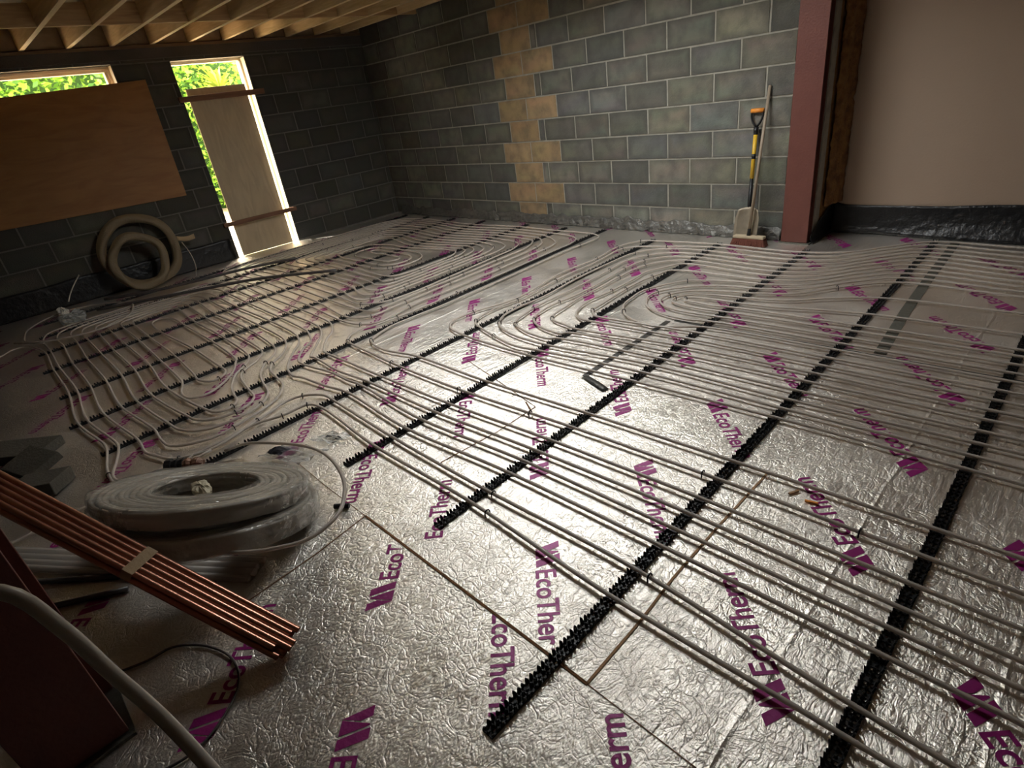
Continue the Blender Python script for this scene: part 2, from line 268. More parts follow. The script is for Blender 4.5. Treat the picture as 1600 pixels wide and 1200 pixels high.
D = json.loads(r'''{"pipes":[[[3.5,-4.09],[2.3,-4.09],[1.625,-4.09],[0.885,-4.05],[0.175,-4.05],[-0.49,-4.01],[-0.56,-4.04],[-0.57,-4.19],[-0.62,-4.32],[-0.6,-4.51],[-0.59,-4.68],[-0.54,-4.8],[-0.57,-4.9],[-0.58,-5.01],[-0.58,-5.12],[-0.58,-5.22],[-0.57,-5.37],[-0.54,-5.58]],[[3.5,-4.04],[2.299,-4.0],[1.622,-3.95],[0.882,-3.96],[0.171,-3.95],[-0.49,-3.92],[-0.58,-3.92],[-0.7,-4.0],[-0.72,-4.08],[-0.65,-4.3],[-0.57,-4.59],[-0.63,-4.73],[-0.71,-4.78],[-0.81,-4.81],[-0.87,-4.83],[-1.01,-4.82],[-1.12,-4.82],[-1.705,-4.87],[-2.334,-4.83],[-3.096,-4.82],[-3.686,-4.79],[-4.07,-4.785],[-4.265,-4.712],[-4.33,-4.53],[-4.36,-4.02],[-4.33,-3.51],[-4.265,-3.328],[-4.07,-3.255],[-3.763,-3.25],[-3.163,-3.27],[-2.387,-3.31],[-1.76,-3.34],[-1.56,-3.42],[-1.39,-3.55],[-1.22,-3.68],[-1.2,-3.67],[-0.81,-3.69],[-0.52,-3.67],[0.16,-3.67],[0.872,-3.63],[1.614,-3.61],[2.297,-3.62],[3.5,-3.628]],[[3.5,-3.81],[2.298,-3.81],[1.619,-3.81],[0.878,-3.82],[0.168,-3.86],[-0.5,-3.82],[-0.68,-3.85],[-0.97,-3.88],[-1.03,-3.9],[-1.18,-3.87],[-1.31,-3.8],[-1.46,-3.69],[-1.57,-3.6],[-1.753,-3.53],[-2.38,-3.49],[-3.154,-3.48],[-3.753,-3.45],[-3.96,-3.455],[-4.11,-3.51],[-4.16,-3.65],[-4.19,-4.03],[-4.16,-4.41],[-4.11,-4.55],[-3.96,-4.605],[-3.695,-4.61],[-3.104,-4.62],[-2.341,-4.63],[-1.712,-4.68],[-1.09,-4.64],[-0.99,-4.63],[-0.88,-4.58],[-0.81,-4.5],[-0.79,-4.35],[-0.84,-4.2],[-0.95,-4.11],[-1.15,-4.06],[-1.3,-4.01],[-1.45,-3.91],[-1.53,-3.82],[-1.62,-3.76],[-1.746,-3.73],[-2.374,-3.68],[-3.145,-3.68],[-3.744,-3.63],[-3.85,-3.635],[-3.955,-3.672],[-3.99,-3.77],[-4.02,-4.025],[-3.99,-4.28],[-3.955,-4.378],[-3.85,-4.415],[-3.704,-4.42],[-3.113,-4.43],[-2.348,-4.44],[-1.718,-4.49],[-1.11,-4.44],[-0.99,-4.41],[-0.97,-4.37],[-0.98,-4.32],[-1.04,-4.27],[-1.15,-4.25],[-1.26,-4.22],[-1.37,-4.17],[-1.47,-4.11],[-1.54,-4.03],[-1.65,-3.95],[-1.739,-3.92],[-2.367,-3.88],[-3.137,-3.87],[-3.734,-3.83],[-3.8,-3.854],[-3.82,-3.91],[-3.85,-4.03],[-3.82,-4.15],[-3.8,-4.206],[-3.74,-4.225],[-3.714,-4.23],[-3.12,-4.25],[-2.354,-4.26],[-1.725,-4.3],[-1.65,-4.31],[-1.55,-4.29],[-1.5,-4.25],[-1.53,-4.18],[-1.58,-4.14],[-1.67,-4.13],[-1.731,-4.13],[-2.359,-4.12],[-3.125,-4.15],[-3.35,-4.14],[-3.52,-4.11],[-3.57,-4.05],[-3.5,-3.98],[-3.3,-3.955],[-3.133,-3.96],[-2.364,-3.97],[-1.736,-4.01],[-1.67,-4.04],[-1.56,-4.09],[-1.44,-4.18],[-1.35,-4.29],[-1.32,-4.37],[-1.36,-4.44],[-1.44,-4.46],[-1.53,-4.45],[-1.64,-4.41],[-1.722,-4.39],[-2.351,-4.36],[-3.117,-4.33],[-3.709,-4.32],[-3.795,-4.315],[-3.877,-4.287],[-3.905,-4.21],[-3.935,-4.025],[-3.905,-3.84],[-3.877,-3.763],[-3.795,-3.735],[-3.739,-3.73],[-3.141,-3.77],[-2.37,-3.79],[-1.743,-3.82],[-1.65,-3.85],[-1.54,-3.95],[-1.46,-4.07],[-1.36,-4.12],[-1.14,-4.16],[-0.97,-4.19],[-0.9,-4.26],[-0.88,-4.34],[-0.91,-4.45],[-1.0,-4.52],[-1.12,-4.54],[-1.715,-4.59],[-2.344,-4.54],[-3.108,-4.53],[-3.7,-4.51],[-3.905,-4.505],[-4.032,-4.459],[-4.075,-4.34],[-4.105,-4.025],[-4.075,-3.71],[-4.032,-3.591],[-3.905,-3.545],[-3.749,-3.54],[-3.15,-3.57],[-2.377,-3.59],[-1.75,-3.63],[-1.58,-3.7],[-1.47,-3.79],[-1.39,-3.89],[-1.28,-3.95],[-1.16,-3.97],[-0.98,-4.0],[-0.84,-4.09],[-0.77,-4.19],[-0.73,-4.31],[-0.7,-4.42],[-0.69,-4.54],[-0.75,-4.66],[-0.82,-4.72],[-0.99,-4.73],[-1.12,-4.72],[-1.708,-4.77],[-2.338,-4.73],[-3.1,-4.72],[-3.691,-4.69],[-4.015,-4.685],[-4.188,-4.621],[-4.245,-4.46],[-4.275,-4.015],[-4.245,-3.57],[-4.188,-3.409],[-4.015,-3.345],[-3.759,-3.34],[-3.159,-3.37],[-2.384,-3.4],[-1.756,-3.44],[-1.66,-3.47],[-1.5,-3.54],[-1.43,-3.63],[-1.25,-3.76],[-1.19,-3.77],[-1.06,-3.76],[-0.85,-3.73],[-0.62,-3.73],[-0.51,-3.72],[0.164,-3.76],[0.875,-3.72],[1.616,-3.71],[2.298,-3.71],[3.5,-3.71]],[[3.5,-3.51],[2.296,-3.51],[1.612,-3.51],[0.869,-3.53],[0.156,-3.57],[-0.51,-3.58],[-0.84,-3.58],[-1.21,-3.58],[-1.24,-3.57],[-1.42,-3.45],[-1.54,-3.34],[-1.67,-3.27],[-1.764,-3.24],[-2.39,-3.2],[-3.167,-3.18],[-3.769,-3.14],[-4.125,-3.145],[-4.343,-3.227],[-4.415,-3.43],[-4.445,-4.015],[-4.415,-4.6],[-4.343,-4.803],[-4.125,-4.885],[-3.681,-4.89],[-3.092,-4.91],[-2.332,-4.91],[-1.701,-4.96],[-1.13,-4.91],[-1.02,-4.93],[-0.89,-4.97],[-0.81,-5.0],[-0.74,-5.01],[-0.66,-4.99],[-0.59,-4.96],[-0.61,-4.87],[-0.6,-4.78],[-0.55,-4.69],[-0.56,-4.59]],[[3.5,-3.37],[2.296,-3.37],[1.609,-3.37],[0.865,-3.39],[0.151,-3.43],[-0.54,-3.43],[-0.86,-3.41],[-1.23,-3.38],[-1.29,-3.34],[-1.34,-3.27],[-1.35,-3.19],[-1.31,-3.07],[-1.29,-2.9],[-1.28,-2.6],[-1.295,-1.8],[-1.33,-1.0],[-1.34,-0.72],[-1.41,-0.56],[-1.58,-0.47],[-1.865,-0.44],[-2.486,-0.41],[-3.285,-0.47],[-3.907,-0.4],[-4.52,-0.405],[-4.76,-0.496],[-4.86,-0.72],[-4.87,-1.675],[-4.84,-2.63],[-4.76,-2.854],[-4.52,-2.945],[-3.778,-2.95],[-3.176,-2.98],[-2.397,-3.02],[-1.64,-3.09],[-1.53,-2.99],[-1.53,-2.87],[-1.545,-2.64],[-1.56,-2.14],[-1.58,-1.2],[-1.6,-1.0],[-1.65,-0.84],[-1.74,-0.73],[-1.857,-0.65],[-2.479,-0.61],[-3.276,-0.67],[-3.898,-0.57],[-4.39,-0.575],[-4.593,-0.651],[-4.68,-0.84],[-4.69,-1.665],[-4.66,-2.49],[-4.593,-2.679],[-4.39,-2.755],[-3.788,-2.76],[-3.183,-2.8],[-2.403,-2.83],[-2.1,-2.86],[-1.9,-2.86],[-1.75,-2.74],[-1.7,-2.5],[-1.73,-2.02],[-1.79,-1.4],[-1.83,-1.05],[-1.92,-0.9],[-2.1,-0.83],[-2.3,-0.81],[-2.473,-0.8],[-3.268,-0.86],[-3.888,-0.78],[-4.26,-0.785],[-4.425,-0.846],[-4.5,-1.0],[-4.51,-1.67],[-4.48,-2.34],[-4.425,-2.494],[-4.26,-2.555],[-3.798,-2.56],[-3.193,-2.58],[-2.41,-2.63],[-2.2,-2.7],[-2.07,-2.7],[-1.99,-2.6],[-1.975,-2.3],[-2.0,-1.6],[-2.01,-1.3],[-2.08,-1.12],[-2.2,-1.03],[-2.34,-0.99],[-2.467,-0.98],[-3.259,-1.06],[-3.879,-0.96],[-4.13,-0.965],[-4.257,-1.011],[-4.32,-1.13],[-4.33,-1.665],[-4.3,-2.2],[-4.257,-2.319],[-4.13,-2.365],[-3.808,-2.37],[-3.2,-2.41],[-2.417,-2.44],[-2.25,-2.48],[-2.18,-2.44],[-2.145,-2.35],[-2.14,-2.2],[-2.16,-1.7],[-2.17,-1.46],[-2.21,-1.3],[-2.29,-1.21],[-2.39,-1.17],[-2.46,-1.16],[-3.251,-1.25],[-3.87,-1.13],[-4.0,-1.135],[-4.09,-1.166],[-4.14,-1.25],[-4.15,-1.665],[-4.12,-2.08],[-4.09,-2.164],[-4.0,-2.195],[-3.816,-2.2],[-3.209,-2.21],[-2.423,-2.25],[-2.35,-2.22],[-2.31,-2.14],[-2.295,-2.0],[-2.3,-1.8],[-2.31,-1.62],[-2.33,-1.48],[-2.38,-1.39],[-2.44,-1.345],[-2.455,-1.33],[-3.243,-1.44],[-3.55,-1.43],[-3.72,-1.46],[-3.88,-1.56],[-3.95,-1.75],[-3.93,-1.93],[-3.827,-1.99],[-3.217,-2.03],[-3.0,-2.04],[-2.82,-2.02],[-2.72,-1.95],[-2.69,-1.84],[-2.74,-1.72],[-2.88,-1.65],[-3.234,-1.64],[-3.35,-1.64],[-3.45,-1.64],[-3.56,-1.67],[-3.55,-1.72],[-3.45,-1.745],[-3.23,-1.74],[-3.02,-1.74],[-2.9,-1.76],[-2.85,-1.83],[-2.9,-1.9],[-3.02,-1.92],[-3.222,-1.92],[-3.45,-1.92],[-3.62,-1.89],[-3.71,-1.8],[-3.71,-1.66],[-3.62,-1.57],[-3.45,-1.545],[-3.238,-1.54],[-3.0,-1.53],[-2.8,-1.56],[-2.63,-1.66],[-2.57,-1.83],[-2.6,-2.0],[-2.75,-2.12],[-3.0,-2.14],[-3.213,-2.13],[-3.821,-2.11],[-3.935,-2.105],[-4.006,-2.081],[-4.03,-2.015],[-4.06,-1.66],[-4.05,-1.305],[-4.006,-1.238],[-3.935,-1.215],[-3.866,-1.21],[-3.247,-1.35],[-2.457,-1.25],[-2.41,-1.26],[-2.33,-1.3],[-2.27,-1.4],[-2.24,-1.54],[-2.23,-1.75],[-2.22,-2.2],[-2.25,-2.32],[-2.3,-2.37],[-2.42,-2.35],[-3.205,-2.3],[-3.812,-2.28],[-4.065,-2.275],[-4.174,-2.236],[-4.21,-2.135],[-4.24,-1.665],[-4.23,-1.195],[-4.174,-1.094],[-4.065,-1.055],[-3.874,-1.05],[-3.255,-1.16],[-2.464,-1.07],[-2.36,-1.08],[-2.25,-1.12],[-2.15,-1.2],[-2.09,-1.38],[-2.08,-1.6],[-2.055,-2.3],[-2.07,-2.5],[-2.12,-2.58],[-2.22,-2.6],[-2.413,-2.54],[-3.197,-2.5],[-3.803,-2.47],[-4.195,-2.465],[-4.341,-2.412],[-4.39,-2.275],[-4.42,-1.67],[-4.41,-1.065],[-4.341,-0.928],[-4.195,-0.875],[-3.883,-0.87],[-3.263,-0.96],[-2.47,-0.89],[-2.32,-0.9],[-2.15,-0.93],[-2.0,-1.02],[-1.93,-1.2],[-1.92,-1.6],[-1.9,-2.4],[-1.91,-2.7],[-2.0,-2.8],[-2.18,-2.8],[-2.406,-2.74],[-3.188,-2.69],[-3.793,-2.66],[-4.325,-2.655],[-4.509,-2.587],[-4.57,-2.415],[-4.6,-1.66],[-4.59,-0.905],[-4.509,-0.734],[-4.325,-0.665],[-3.894,-0.66],[-3.272,-0.76],[-2.476,-0.7],[-1.854,-0.75],[-1.8,-0.81],[-1.745,-0.9],[-1.7,-1.03],[-1.69,-1.2],[-1.66,-1.9],[-1.64,-2.6],[-1.63,-2.79],[-1.63,-2.9],[-1.7,-2.94],[-2.4,-2.93],[-3.18,-2.89],[-3.783,-2.86],[-4.455,-2.855],[-4.676,-2.772],[-4.75,-2.565],[-4.78,-1.67],[-4.77,-0.775],[-4.676,-0.569],[-4.455,-0.485],[-3.903,-0.48],[-3.28,-0.57],[-2.483,-0.51],[-1.861,-0.55],[-1.66,-0.64],[-1.52,-0.76],[-1.47,-0.95],[-1.46,-1.2],[-1.42,-2.0],[-1.41,-2.7],[-1.35,-2.93],[-1.36,-3.07],[-1.45,-3.14],[-1.62,-3.17],[-2.394,-3.11],[-3.171,-3.08],[-3.773,-3.06],[-4.585,-3.055],[-4.844,-2.957],[-4.93,-2.715],[-4.96,-1.69],[-4.95,-0.665],[-4.844,-0.423],[-4.585,-0.325],[-3.911,-0.32],[-3.29,-0.36],[-2.49,-0.3],[-1.869,-0.33],[-1.55,-0.33],[-1.34,-0.35],[-1.22,-0.42],[-1.19,-0.55],[-1.21,-0.9],[-1.18,-1.6],[-1.15,-2.4],[-1.17,-2.87],[-1.17,-3.05],[-1.14,-3.15],[-1.11,-3.23],[-1.07,-3.28],[-0.96,-3.32],[-0.82,-3.33],[-0.7,-3.31],[-0.55,-3.28],[0.145,-3.28],[0.861,-3.25],[1.606,-3.23],[2.295,-3.22],[3.5,-3.212]],[[3.5,-2.812],[2.292,-2.82],[1.597,-2.83],[0.849,-2.86],[0.13,-2.9],[-0.16,-2.9],[-0.54,-2.88],[-0.7,-2.84],[-0.79,-2.75],[-0.79,-2.54],[-0.69,-2.19],[-0.78,-1.54],[-0.75,-1.07],[-0.79,-0.7],[-0.7,-0.45],[-0.4,-0.39],[0.03,-0.35],[0.775,-0.38],[1.08,-0.274],[1.3,-0.041],[1.53,0.15],[2.05,0.14],[3.5,0.135]],[[3.5,-2.704],[2.292,-2.72],[1.595,-2.74],[0.846,-2.75],[0.127,-2.82],[-0.05,-2.84],[-0.3,-2.79],[-0.53,-2.72],[-0.61,-2.68],[-0.66,-2.59],[-0.68,-2.41],[-0.65,-2.15],[-0.69,-1.61],[-0.69,-1.15],[-0.71,-0.73],[-0.61,-0.63],[-0.31,-0.53],[0.034,-0.45],[0.778,-0.48],[1.08,-0.372],[1.3,-0.134],[1.532,0.06],[2.07,0.02],[3.5,0.0]],[[3.5,-2.596],[2.291,-2.62],[1.593,-2.65],[0.843,-2.65],[0.123,-2.73],[-0.03,-2.73],[-0.16,-2.72],[-0.34,-2.67],[-0.44,-2.6],[-0.51,-2.49],[-0.53,-2.31],[-0.51,-2.05],[-0.55,-1.61],[-0.55,-1.15],[-0.52,-0.81],[-0.38,-0.64],[-0.16,-0.57],[0.038,-0.56],[0.781,-0.59],[1.08,-0.482],[1.3,-0.244],[1.534,-0.05],[2.09,-0.09],[3.5,-0.11]],[[3.5,-2.496],[2.29,-2.52],[1.59,-2.55],[0.84,-2.56],[0.119,-2.62],[0.08,-2.65],[-0.12,-2.64],[-0.27,-2.59],[-0.34,-2.54],[-0.38,-2.41],[-0.41,-2.23],[-0.41,-1.78],[-0.43,-1.31],[-0.45,-1.07],[-0.36,-0.84],[-0.2,-0.71],[0.043,-0.67],[0.785,-0.7],[1.08,-0.59],[1.3,-0.348],[1.537,-0.15],[2.1,-0.2],[3.5,-0.225]],[[3.5,-2.404],[2.29,-2.42],[1.588,-2.44],[0.837,-2.46],[0.115,-2.52],[0.1,-2.55],[-0.1,-2.53],[-0.22,-2.47],[-0.29,-2.37],[-0.32,-2.17],[-0.29,-1.92],[-0.3,-1.6],[-0.33,-1.24],[-0.3,-0.99],[-0.17,-0.82],[0.046,-0.76],[0.788,-0.8],[1.08,-0.69],[1.3,-0.448],[1.539,-0.25],[2.12,-0.31],[3.5,-0.34]],[[3.5,-2.322],[2.289,-2.33],[1.586,-2.34],[0.834,-2.36],[0.112,-2.44],[0.03,-2.42],[-0.11,-2.39],[-0.17,-2.33],[-0.2,-2.16],[-0.23,-1.97],[-0.23,-1.69],[-0.24,-1.44],[-0.22,-1.1],[-0.1,-0.93],[0.05,-0.86],[0.791,-0.9],[1.08,-0.79],[1.3,-0.548],[1.541,-0.35],[2.13,-0.41],[3.5,-0.44]],[[3.5,-2.222],[2.289,-2.23],[1.584,-2.24],[0.831,-2.25],[0.106,-2.29],[0.06,-2.29],[-0.03,-2.24],[-0.08,-2.16],[-0.12,-2.01],[-0.1,-1.73],[-0.1,-1.44],[-0.11,-1.23],[-0.03,-1.08],[0.054,-0.96],[0.794,-1.0],[1.08,-0.892],[1.3,-0.654],[1.544,-0.46],[2.14,-0.51],[3.5,-0.535]],[[3.5,-2.122],[2.288,-2.13],[1.581,-2.14],[0.828,-2.15],[0.103,-2.2],[0.08,-2.18],[0.02,-2.12],[0.01,-2.02],[-0.02,-1.66],[-0.02,-1.47],[0.01,-1.29],[0.061,-1.14],[0.797,-1.1],[1.08,-0.992],[1.3,-0.754],[1.546,-0.56],[2.16,-0.61],[3.5,-0.635]],[[3.5,-2.012],[2.287,-2.02],[1.579,-2.03],[0.825,-2.06],[0.7,-2.12],[0.55,-2.18],[0.42,-2.16],[0.32,-2.12],[0.23,-2.04],[0.16,-1.94],[0.13,-1.8],[0.12,-1.63],[0.19,-1.47],[0.3,-1.32],[0.41,-1.27],[0.63,-1.21],[0.8,-1.2],[1.08,-1.092],[1.3,-0.854],[1.548,-0.66],[2.17,-0.7],[3.5,-0.72]],[[3.5,-1.922],[2.287,-1.93],[1.577,-1.94],[0.822,-1.96],[0.69,-1.99],[0.52,-1.98],[0.42,-1.95],[0.32,-1.89],[0.26,-1.81],[0.22,-1.73],[0.23,-1.62],[0.31,-1.5],[0.47,-1.38],[0.68,-1.31],[0.803,-1.3],[1.08,-1.192],[1.3,-0.954],[1.55,-0.76],[2.18,-0.79],[3.5,-0.805]],[[3.5,-1.814],[2.286,-1.83],[1.575,-1.85],[0.82,-1.87],[0.67,-1.88],[0.56,-1.88],[0.44,-1.85],[0.36,-1.79],[0.33,-1.72],[0.34,-1.64],[0.4,-1.54],[0.52,-1.47],[0.69,-1.42],[0.806,-1.4],[1.08,-1.292],[1.3,-1.054],[1.553,-0.86],[2.19,-0.88],[3.5,-0.89]],[[3.5,-1.714],[2.285,-1.73],[1.573,-1.75],[0.817,-1.78],[0.74,-1.79],[0.6,-1.79],[0.48,-1.77],[0.42,-1.74],[0.41,-1.68],[0.45,-1.6],[0.56,-1.54],[0.71,-1.51],[0.809,-1.5],[1.08,-1.436],[1.3,-1.295],[1.56,-1.18],[2.23,-1.15],[3.5,-1.135]],[[3.5,-1.642],[2.285,-1.65],[1.571,-1.66],[0.814,-1.69],[0.71,-1.71],[0.59,-1.7],[0.5,-1.69],[0.48,-1.67],[0.49,-1.64],[0.57,-1.61],[0.7,-1.6],[0.812,-1.6],[1.08,-1.574],[1.3,-1.517],[1.566,-1.47],[2.27,-1.45],[3.5,-1.44]],[[-0.53,-4.99],[-0.6,-5.0],[-0.69,-5.02],[-0.8,-5.02],[-0.9,-5.01],[-1.04,-4.98],[-1.18,-4.96],[-1.7,-5.01],[-2.33,-4.96],[-3.09,-4.95],[-3.678,-4.93],[-3.94,-4.97],[-4.08,-5.01],[-4.11,-5.11],[-4.0,-5.22],[-3.92,-5.48]]],"ends":[[0],[1,4],[2,3],[5],[6,7],[8,33],[9,32],[10,31],[11,30],[12,29],[13,28],[14,27],[15,26],[16,25],[17,24],[18,23],[19,22],[20,21],[]],"rails":[[2.313,-6.2,2.274,0.22],[1.637,-4.64,1.528,0.22],[0.89,-4.22,0.772,-0.28],[0.182,-4.22,0.027,-0.28],[-0.461,-4.86,-0.616,-0.33],[-1.115,-5.0,-1.362,-0.12],[-1.698,-5.06,-1.875,-0.16],[-2.328,-5.02,-2.495,-0.14],[-3.087,-5.02,-3.3,-0.12],[-3.676,-4.98,-3.921,-0.12],[-4.28,-4.9,-4.504,-0.12],[-4.844,-4.8,-5.033,-0.12]],"staples":[[-1.282,-2.294,1.59],[-1.29,-2.9,1.5],[-1.41,-2.7,-1.42],[-1.56,-2.14,1.59],[-1.66,-1.9,-1.54],[-1.545,-2.64,1.62],[-1.648,-2.34,-1.55],[-1.73,-2.02,1.65],[-1.718,-2.656,1.35],[-1.626,-2.831,-1.49],[-1.53,-2.99,1.19],[-1.45,-3.14,-2.73],[-2.219,-1.983,-1.53],[-1.975,-2.3,1.57],[-1.9,-2.4,-1.56],[-2.236,-2.287,-1.88],[-1.933,-2.743,-2.18],[-2.011,-2.643,1.02],[-2.09,-2.547,-2.13],[-1.9,-2.86,0.34],[-2.627,-2.037,-2.31],[-2.905,-2.036,0.09],[-2.871,-2.14,-3.1],[-2.663,-2.07,-2.47],[-2.24,-1.54,-1.45],[-2.314,-1.571,1.67],[-1.993,-1.761,1.62],[-1.912,-1.861,-1.54],[-2.698,-1.798,1.86],[-2.606,-1.697,-1.09],[-4.422,-1.14,1.47],[-4.244,-1.31,1.52],[-4.198,-1.12,0.95],[-3.583,-1.557,0.24],[-3.721,-1.705,1.46],[-1.678,-1.458,-1.53],[-1.571,-1.473,1.59],[-1.436,-1.648,-1.52],[-2.1,-1.331,-1.34],[-1.919,-1.404,-1.58],[-2.17,-1.46,1.7],[-1.609,-0.957,1.8],[-1.466,-0.988,-1.48],[-2.004,-0.856,2.8],[-2.106,-1.092,2.38],[-4.426,-1.452,1.6],[-4.06,-1.66,1.6],[-3.583,-1.904,2.87],[-1.896,-2.632,-1.65],[-4.964,-1.511,1.6],[-4.689,-1.736,-1.56],[-4.325,-1.876,-1.54],[-0.7,-0.45,0.71],[-0.79,-0.7,1.48],[-0.71,-0.73,1.16],[-0.356,-0.543,0.26],[-0.75,-1.07,1.6],[-0.52,-0.81,1.19],[-0.36,-0.84,0.95],[-0.3,-0.99,1.19],[-0.22,-1.1,1.24],[-0.43,-1.31,1.65],[-0.33,-1.24,1.57],[-0.24,-1.44,1.58],[-0.1,-1.73,1.52],[-0.02,-1.66,1.62],[0.0,-1.333,1.36],[0.3,-1.32,0.68],[0.23,-1.62,1.22],[0.34,-1.64,1.26],[0.41,-1.68,1.39],[0.481,-1.655,1.25],[0.131,-1.589,1.24],[0.23,-2.04,2.3],[0.02,-2.12,2.1],[-1.201,-0.752,-1.66],[-0.653,-2.199,1.48],[-0.79,-2.54,1.41],[-0.631,-2.655,2.16],[-0.3,-2.79,2.89],[-0.44,-2.6,2.34],[-0.309,-2.569,2.52],[-0.405,-2.282,1.7],[-0.248,-2.442,2.27],[-0.314,-2.09,1.43],[-0.145,-2.365,2.36],[-0.684,-1.708,1.65],[0.092,-3.431,-3.12],[0.625,-3.403,-3.08],[-1.23,-3.38,2.77],[-0.592,-3.428,3.1],[-1.07,-3.28,-0.63],[0.943,-3.96,-3.13],[1.008,-4.055,3.09],[1.548,-3.371,-3.13],[1.679,-3.952,3.1],[2.111,-3.37,3.14],[-1.508,-4.215,1.98],[-0.98,-4.32,2.15],[-0.88,-4.34,-1.55],[-0.84,-4.2,2.19],[-0.7,-4.42,-1.37],[-0.65,-4.3,-1.25],[-0.63,-4.73,-2.36],[-0.8,-5.02,3.09],[-1.45,-3.91,2.4],[-1.39,-3.89,-0.73],[-1.54,-4.03,2.38],[-1.46,-4.07,-0.78],[-0.7,-4.0,-2.19],[-0.56,-4.04,-2.2],[-0.57,-4.19,-1.8],[1.267,-1.087,0.82]]}''')
# ---------------------------------------------------------------- the shell
XL, XR, YB, YF, YR, ZT = -5.456, 4.6, 0.0, -7.0, .38, 2.66
f = MB(); f.box(XL - .1, XR, YF, .75, -.12, 0)
floor = struct(f.build('floor', 'foil'))
# block walls: every block a raised box on a mortar sheet
def tone(y=False, dark=1.0):
    if y:
        k = random.uniform(.9, 1.08); return (.36 * k, .25 * k, .135 * k)
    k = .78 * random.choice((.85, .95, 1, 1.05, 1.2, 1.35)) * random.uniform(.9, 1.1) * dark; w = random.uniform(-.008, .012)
    return ((.172 + w) * k, (.168 + w * .5) * k, (.142 - w) * k)
def blocks(mb, rows, place, skip=None):
    for z0, z1, cuts in rows:
        for (a, b, yel, dk) in cuts:
            segs = [(a, b)]
            if skip:
                for (s0, s1, t0, t1) in skip:
                    if z1 > t0 + .03 and z0 < t1 - .03:
                        segs = [q for u0, u1 in segs for q in ((u0, min(u1, s0)), (max(u0, s1), u1)) if q[1] - q[0] > .02]
            for (u0, u1) in segs:
                u0 += .007 + random.uniform(0, .002); u1 -= .007 + random.uniform(0, .002); w0 = z0 + .007; w1 = z1 - .006 - random.uniform(0, .003)
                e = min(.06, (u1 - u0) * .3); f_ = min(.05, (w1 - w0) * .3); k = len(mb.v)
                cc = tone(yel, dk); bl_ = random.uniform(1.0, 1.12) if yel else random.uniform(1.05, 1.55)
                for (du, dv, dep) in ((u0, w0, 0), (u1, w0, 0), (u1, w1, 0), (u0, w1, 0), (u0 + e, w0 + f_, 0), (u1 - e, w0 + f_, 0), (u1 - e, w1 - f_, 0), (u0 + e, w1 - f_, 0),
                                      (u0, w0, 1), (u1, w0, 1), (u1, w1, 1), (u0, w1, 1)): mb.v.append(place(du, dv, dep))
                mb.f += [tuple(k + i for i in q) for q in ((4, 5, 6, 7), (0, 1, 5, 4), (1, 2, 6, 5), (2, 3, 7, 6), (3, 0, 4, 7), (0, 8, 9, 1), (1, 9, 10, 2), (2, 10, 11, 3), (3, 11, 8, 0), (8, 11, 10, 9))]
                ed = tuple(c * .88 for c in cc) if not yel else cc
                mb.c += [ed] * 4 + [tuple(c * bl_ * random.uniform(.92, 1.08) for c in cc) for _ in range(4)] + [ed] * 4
zb = [.239 + .225 * k for k in range(-1, 12)]
rows = []
for k in range(12):
    z0, z1 = max(zb[k], 0.0), min(zb[k + 1], ZT); kk = k - 1; cuts = []
    if kk % 2 == 0:      # wide yellow pair
        cuts = [(-2.89, -2.445, 1, 1), (-2.445, -2.0, 1, 1)]; xs = [-2.0, -1.56, -1.12, -.67, -.22, .23, .60]; xl = [-2.89, -3.34, -3.79, -4.24, -4.69, -5.1, -5.456]
    else:
        cuts = [(-2.74, -2.29, 1, 1)]; xs = [-2.29, -2.2, -1.77, -1.33, -.88, -.44, .01, .45, .60]; xl = [-2.74, -3.18, -3.64, -4.10, -4.54, -4.99, -5.456]
    cuts += [(xs[i], xs[i + 1], 0, .95) for i in range(len(xs) - 1)]
    cuts += [(xl[i + 1], xl[i], 0, .8) for i in range(len(xl) - 1)]
    rows.append((z0, z1, cuts))
wb = MB(); wb.c = []
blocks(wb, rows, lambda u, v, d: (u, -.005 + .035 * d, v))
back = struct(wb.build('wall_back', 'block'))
bk = MB(); bk.box(XL - .1, .70, 0, .10, 0, ZT); back_m = bk.build('mortar_bed', 'mortar', back)
MB().box(.598, .70, .101, YR + .10, 0, ZT + .1).build('wall_end', 'foam', back)
rc = MB(); rc.box(.70, XR, YR, YR + .10, 0, ZT + .1); struct(rc.build('wall_recess', 'pink'))
# left wall with door and window openings
DO = (-2.55, -1.70, 0, 2.26); WO = (-4.36, -3.15, .98, 2.27)
rows = []
for k in range(12):
    z0, z1 = max(zb[k], 0.0), min(zb[k + 1], 2.30); kk = k - 1
    if z1 - z0 < .02: continue
    ys = [0.0, -.28, -.70, -1.13, -1.47] if kk % 2 == 0 else [0.0, -.07, -.51, -.92, -1.27]
    while ys[-1] > YF: ys.append(ys[-1] - .445)
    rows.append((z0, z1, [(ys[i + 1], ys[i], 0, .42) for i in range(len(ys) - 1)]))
wl = MB(); wl.c = []
blocks(wl, rows, lambda u, v, d: (XL + .005 - .035 * d, u, v), [DO, WO])
left = struct(wl.build('wall_left', 'block'))
lm = MB()
for (y0, y1, z0, z1) in ((YF, WO[0], 0, 2.3), (WO[0], WO[1], 0, WO[2]), (WO[1], DO[0], 0, 2.3), (DO[1], .1, 0, 2.3), (WO[0], WO[1], WO[3], 2.3), (DO[0], DO[1], DO[3], 2.3)):
    lm.box(XL - .10, XL, y0, y1, z0, z1)
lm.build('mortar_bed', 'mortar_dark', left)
ol = MB()
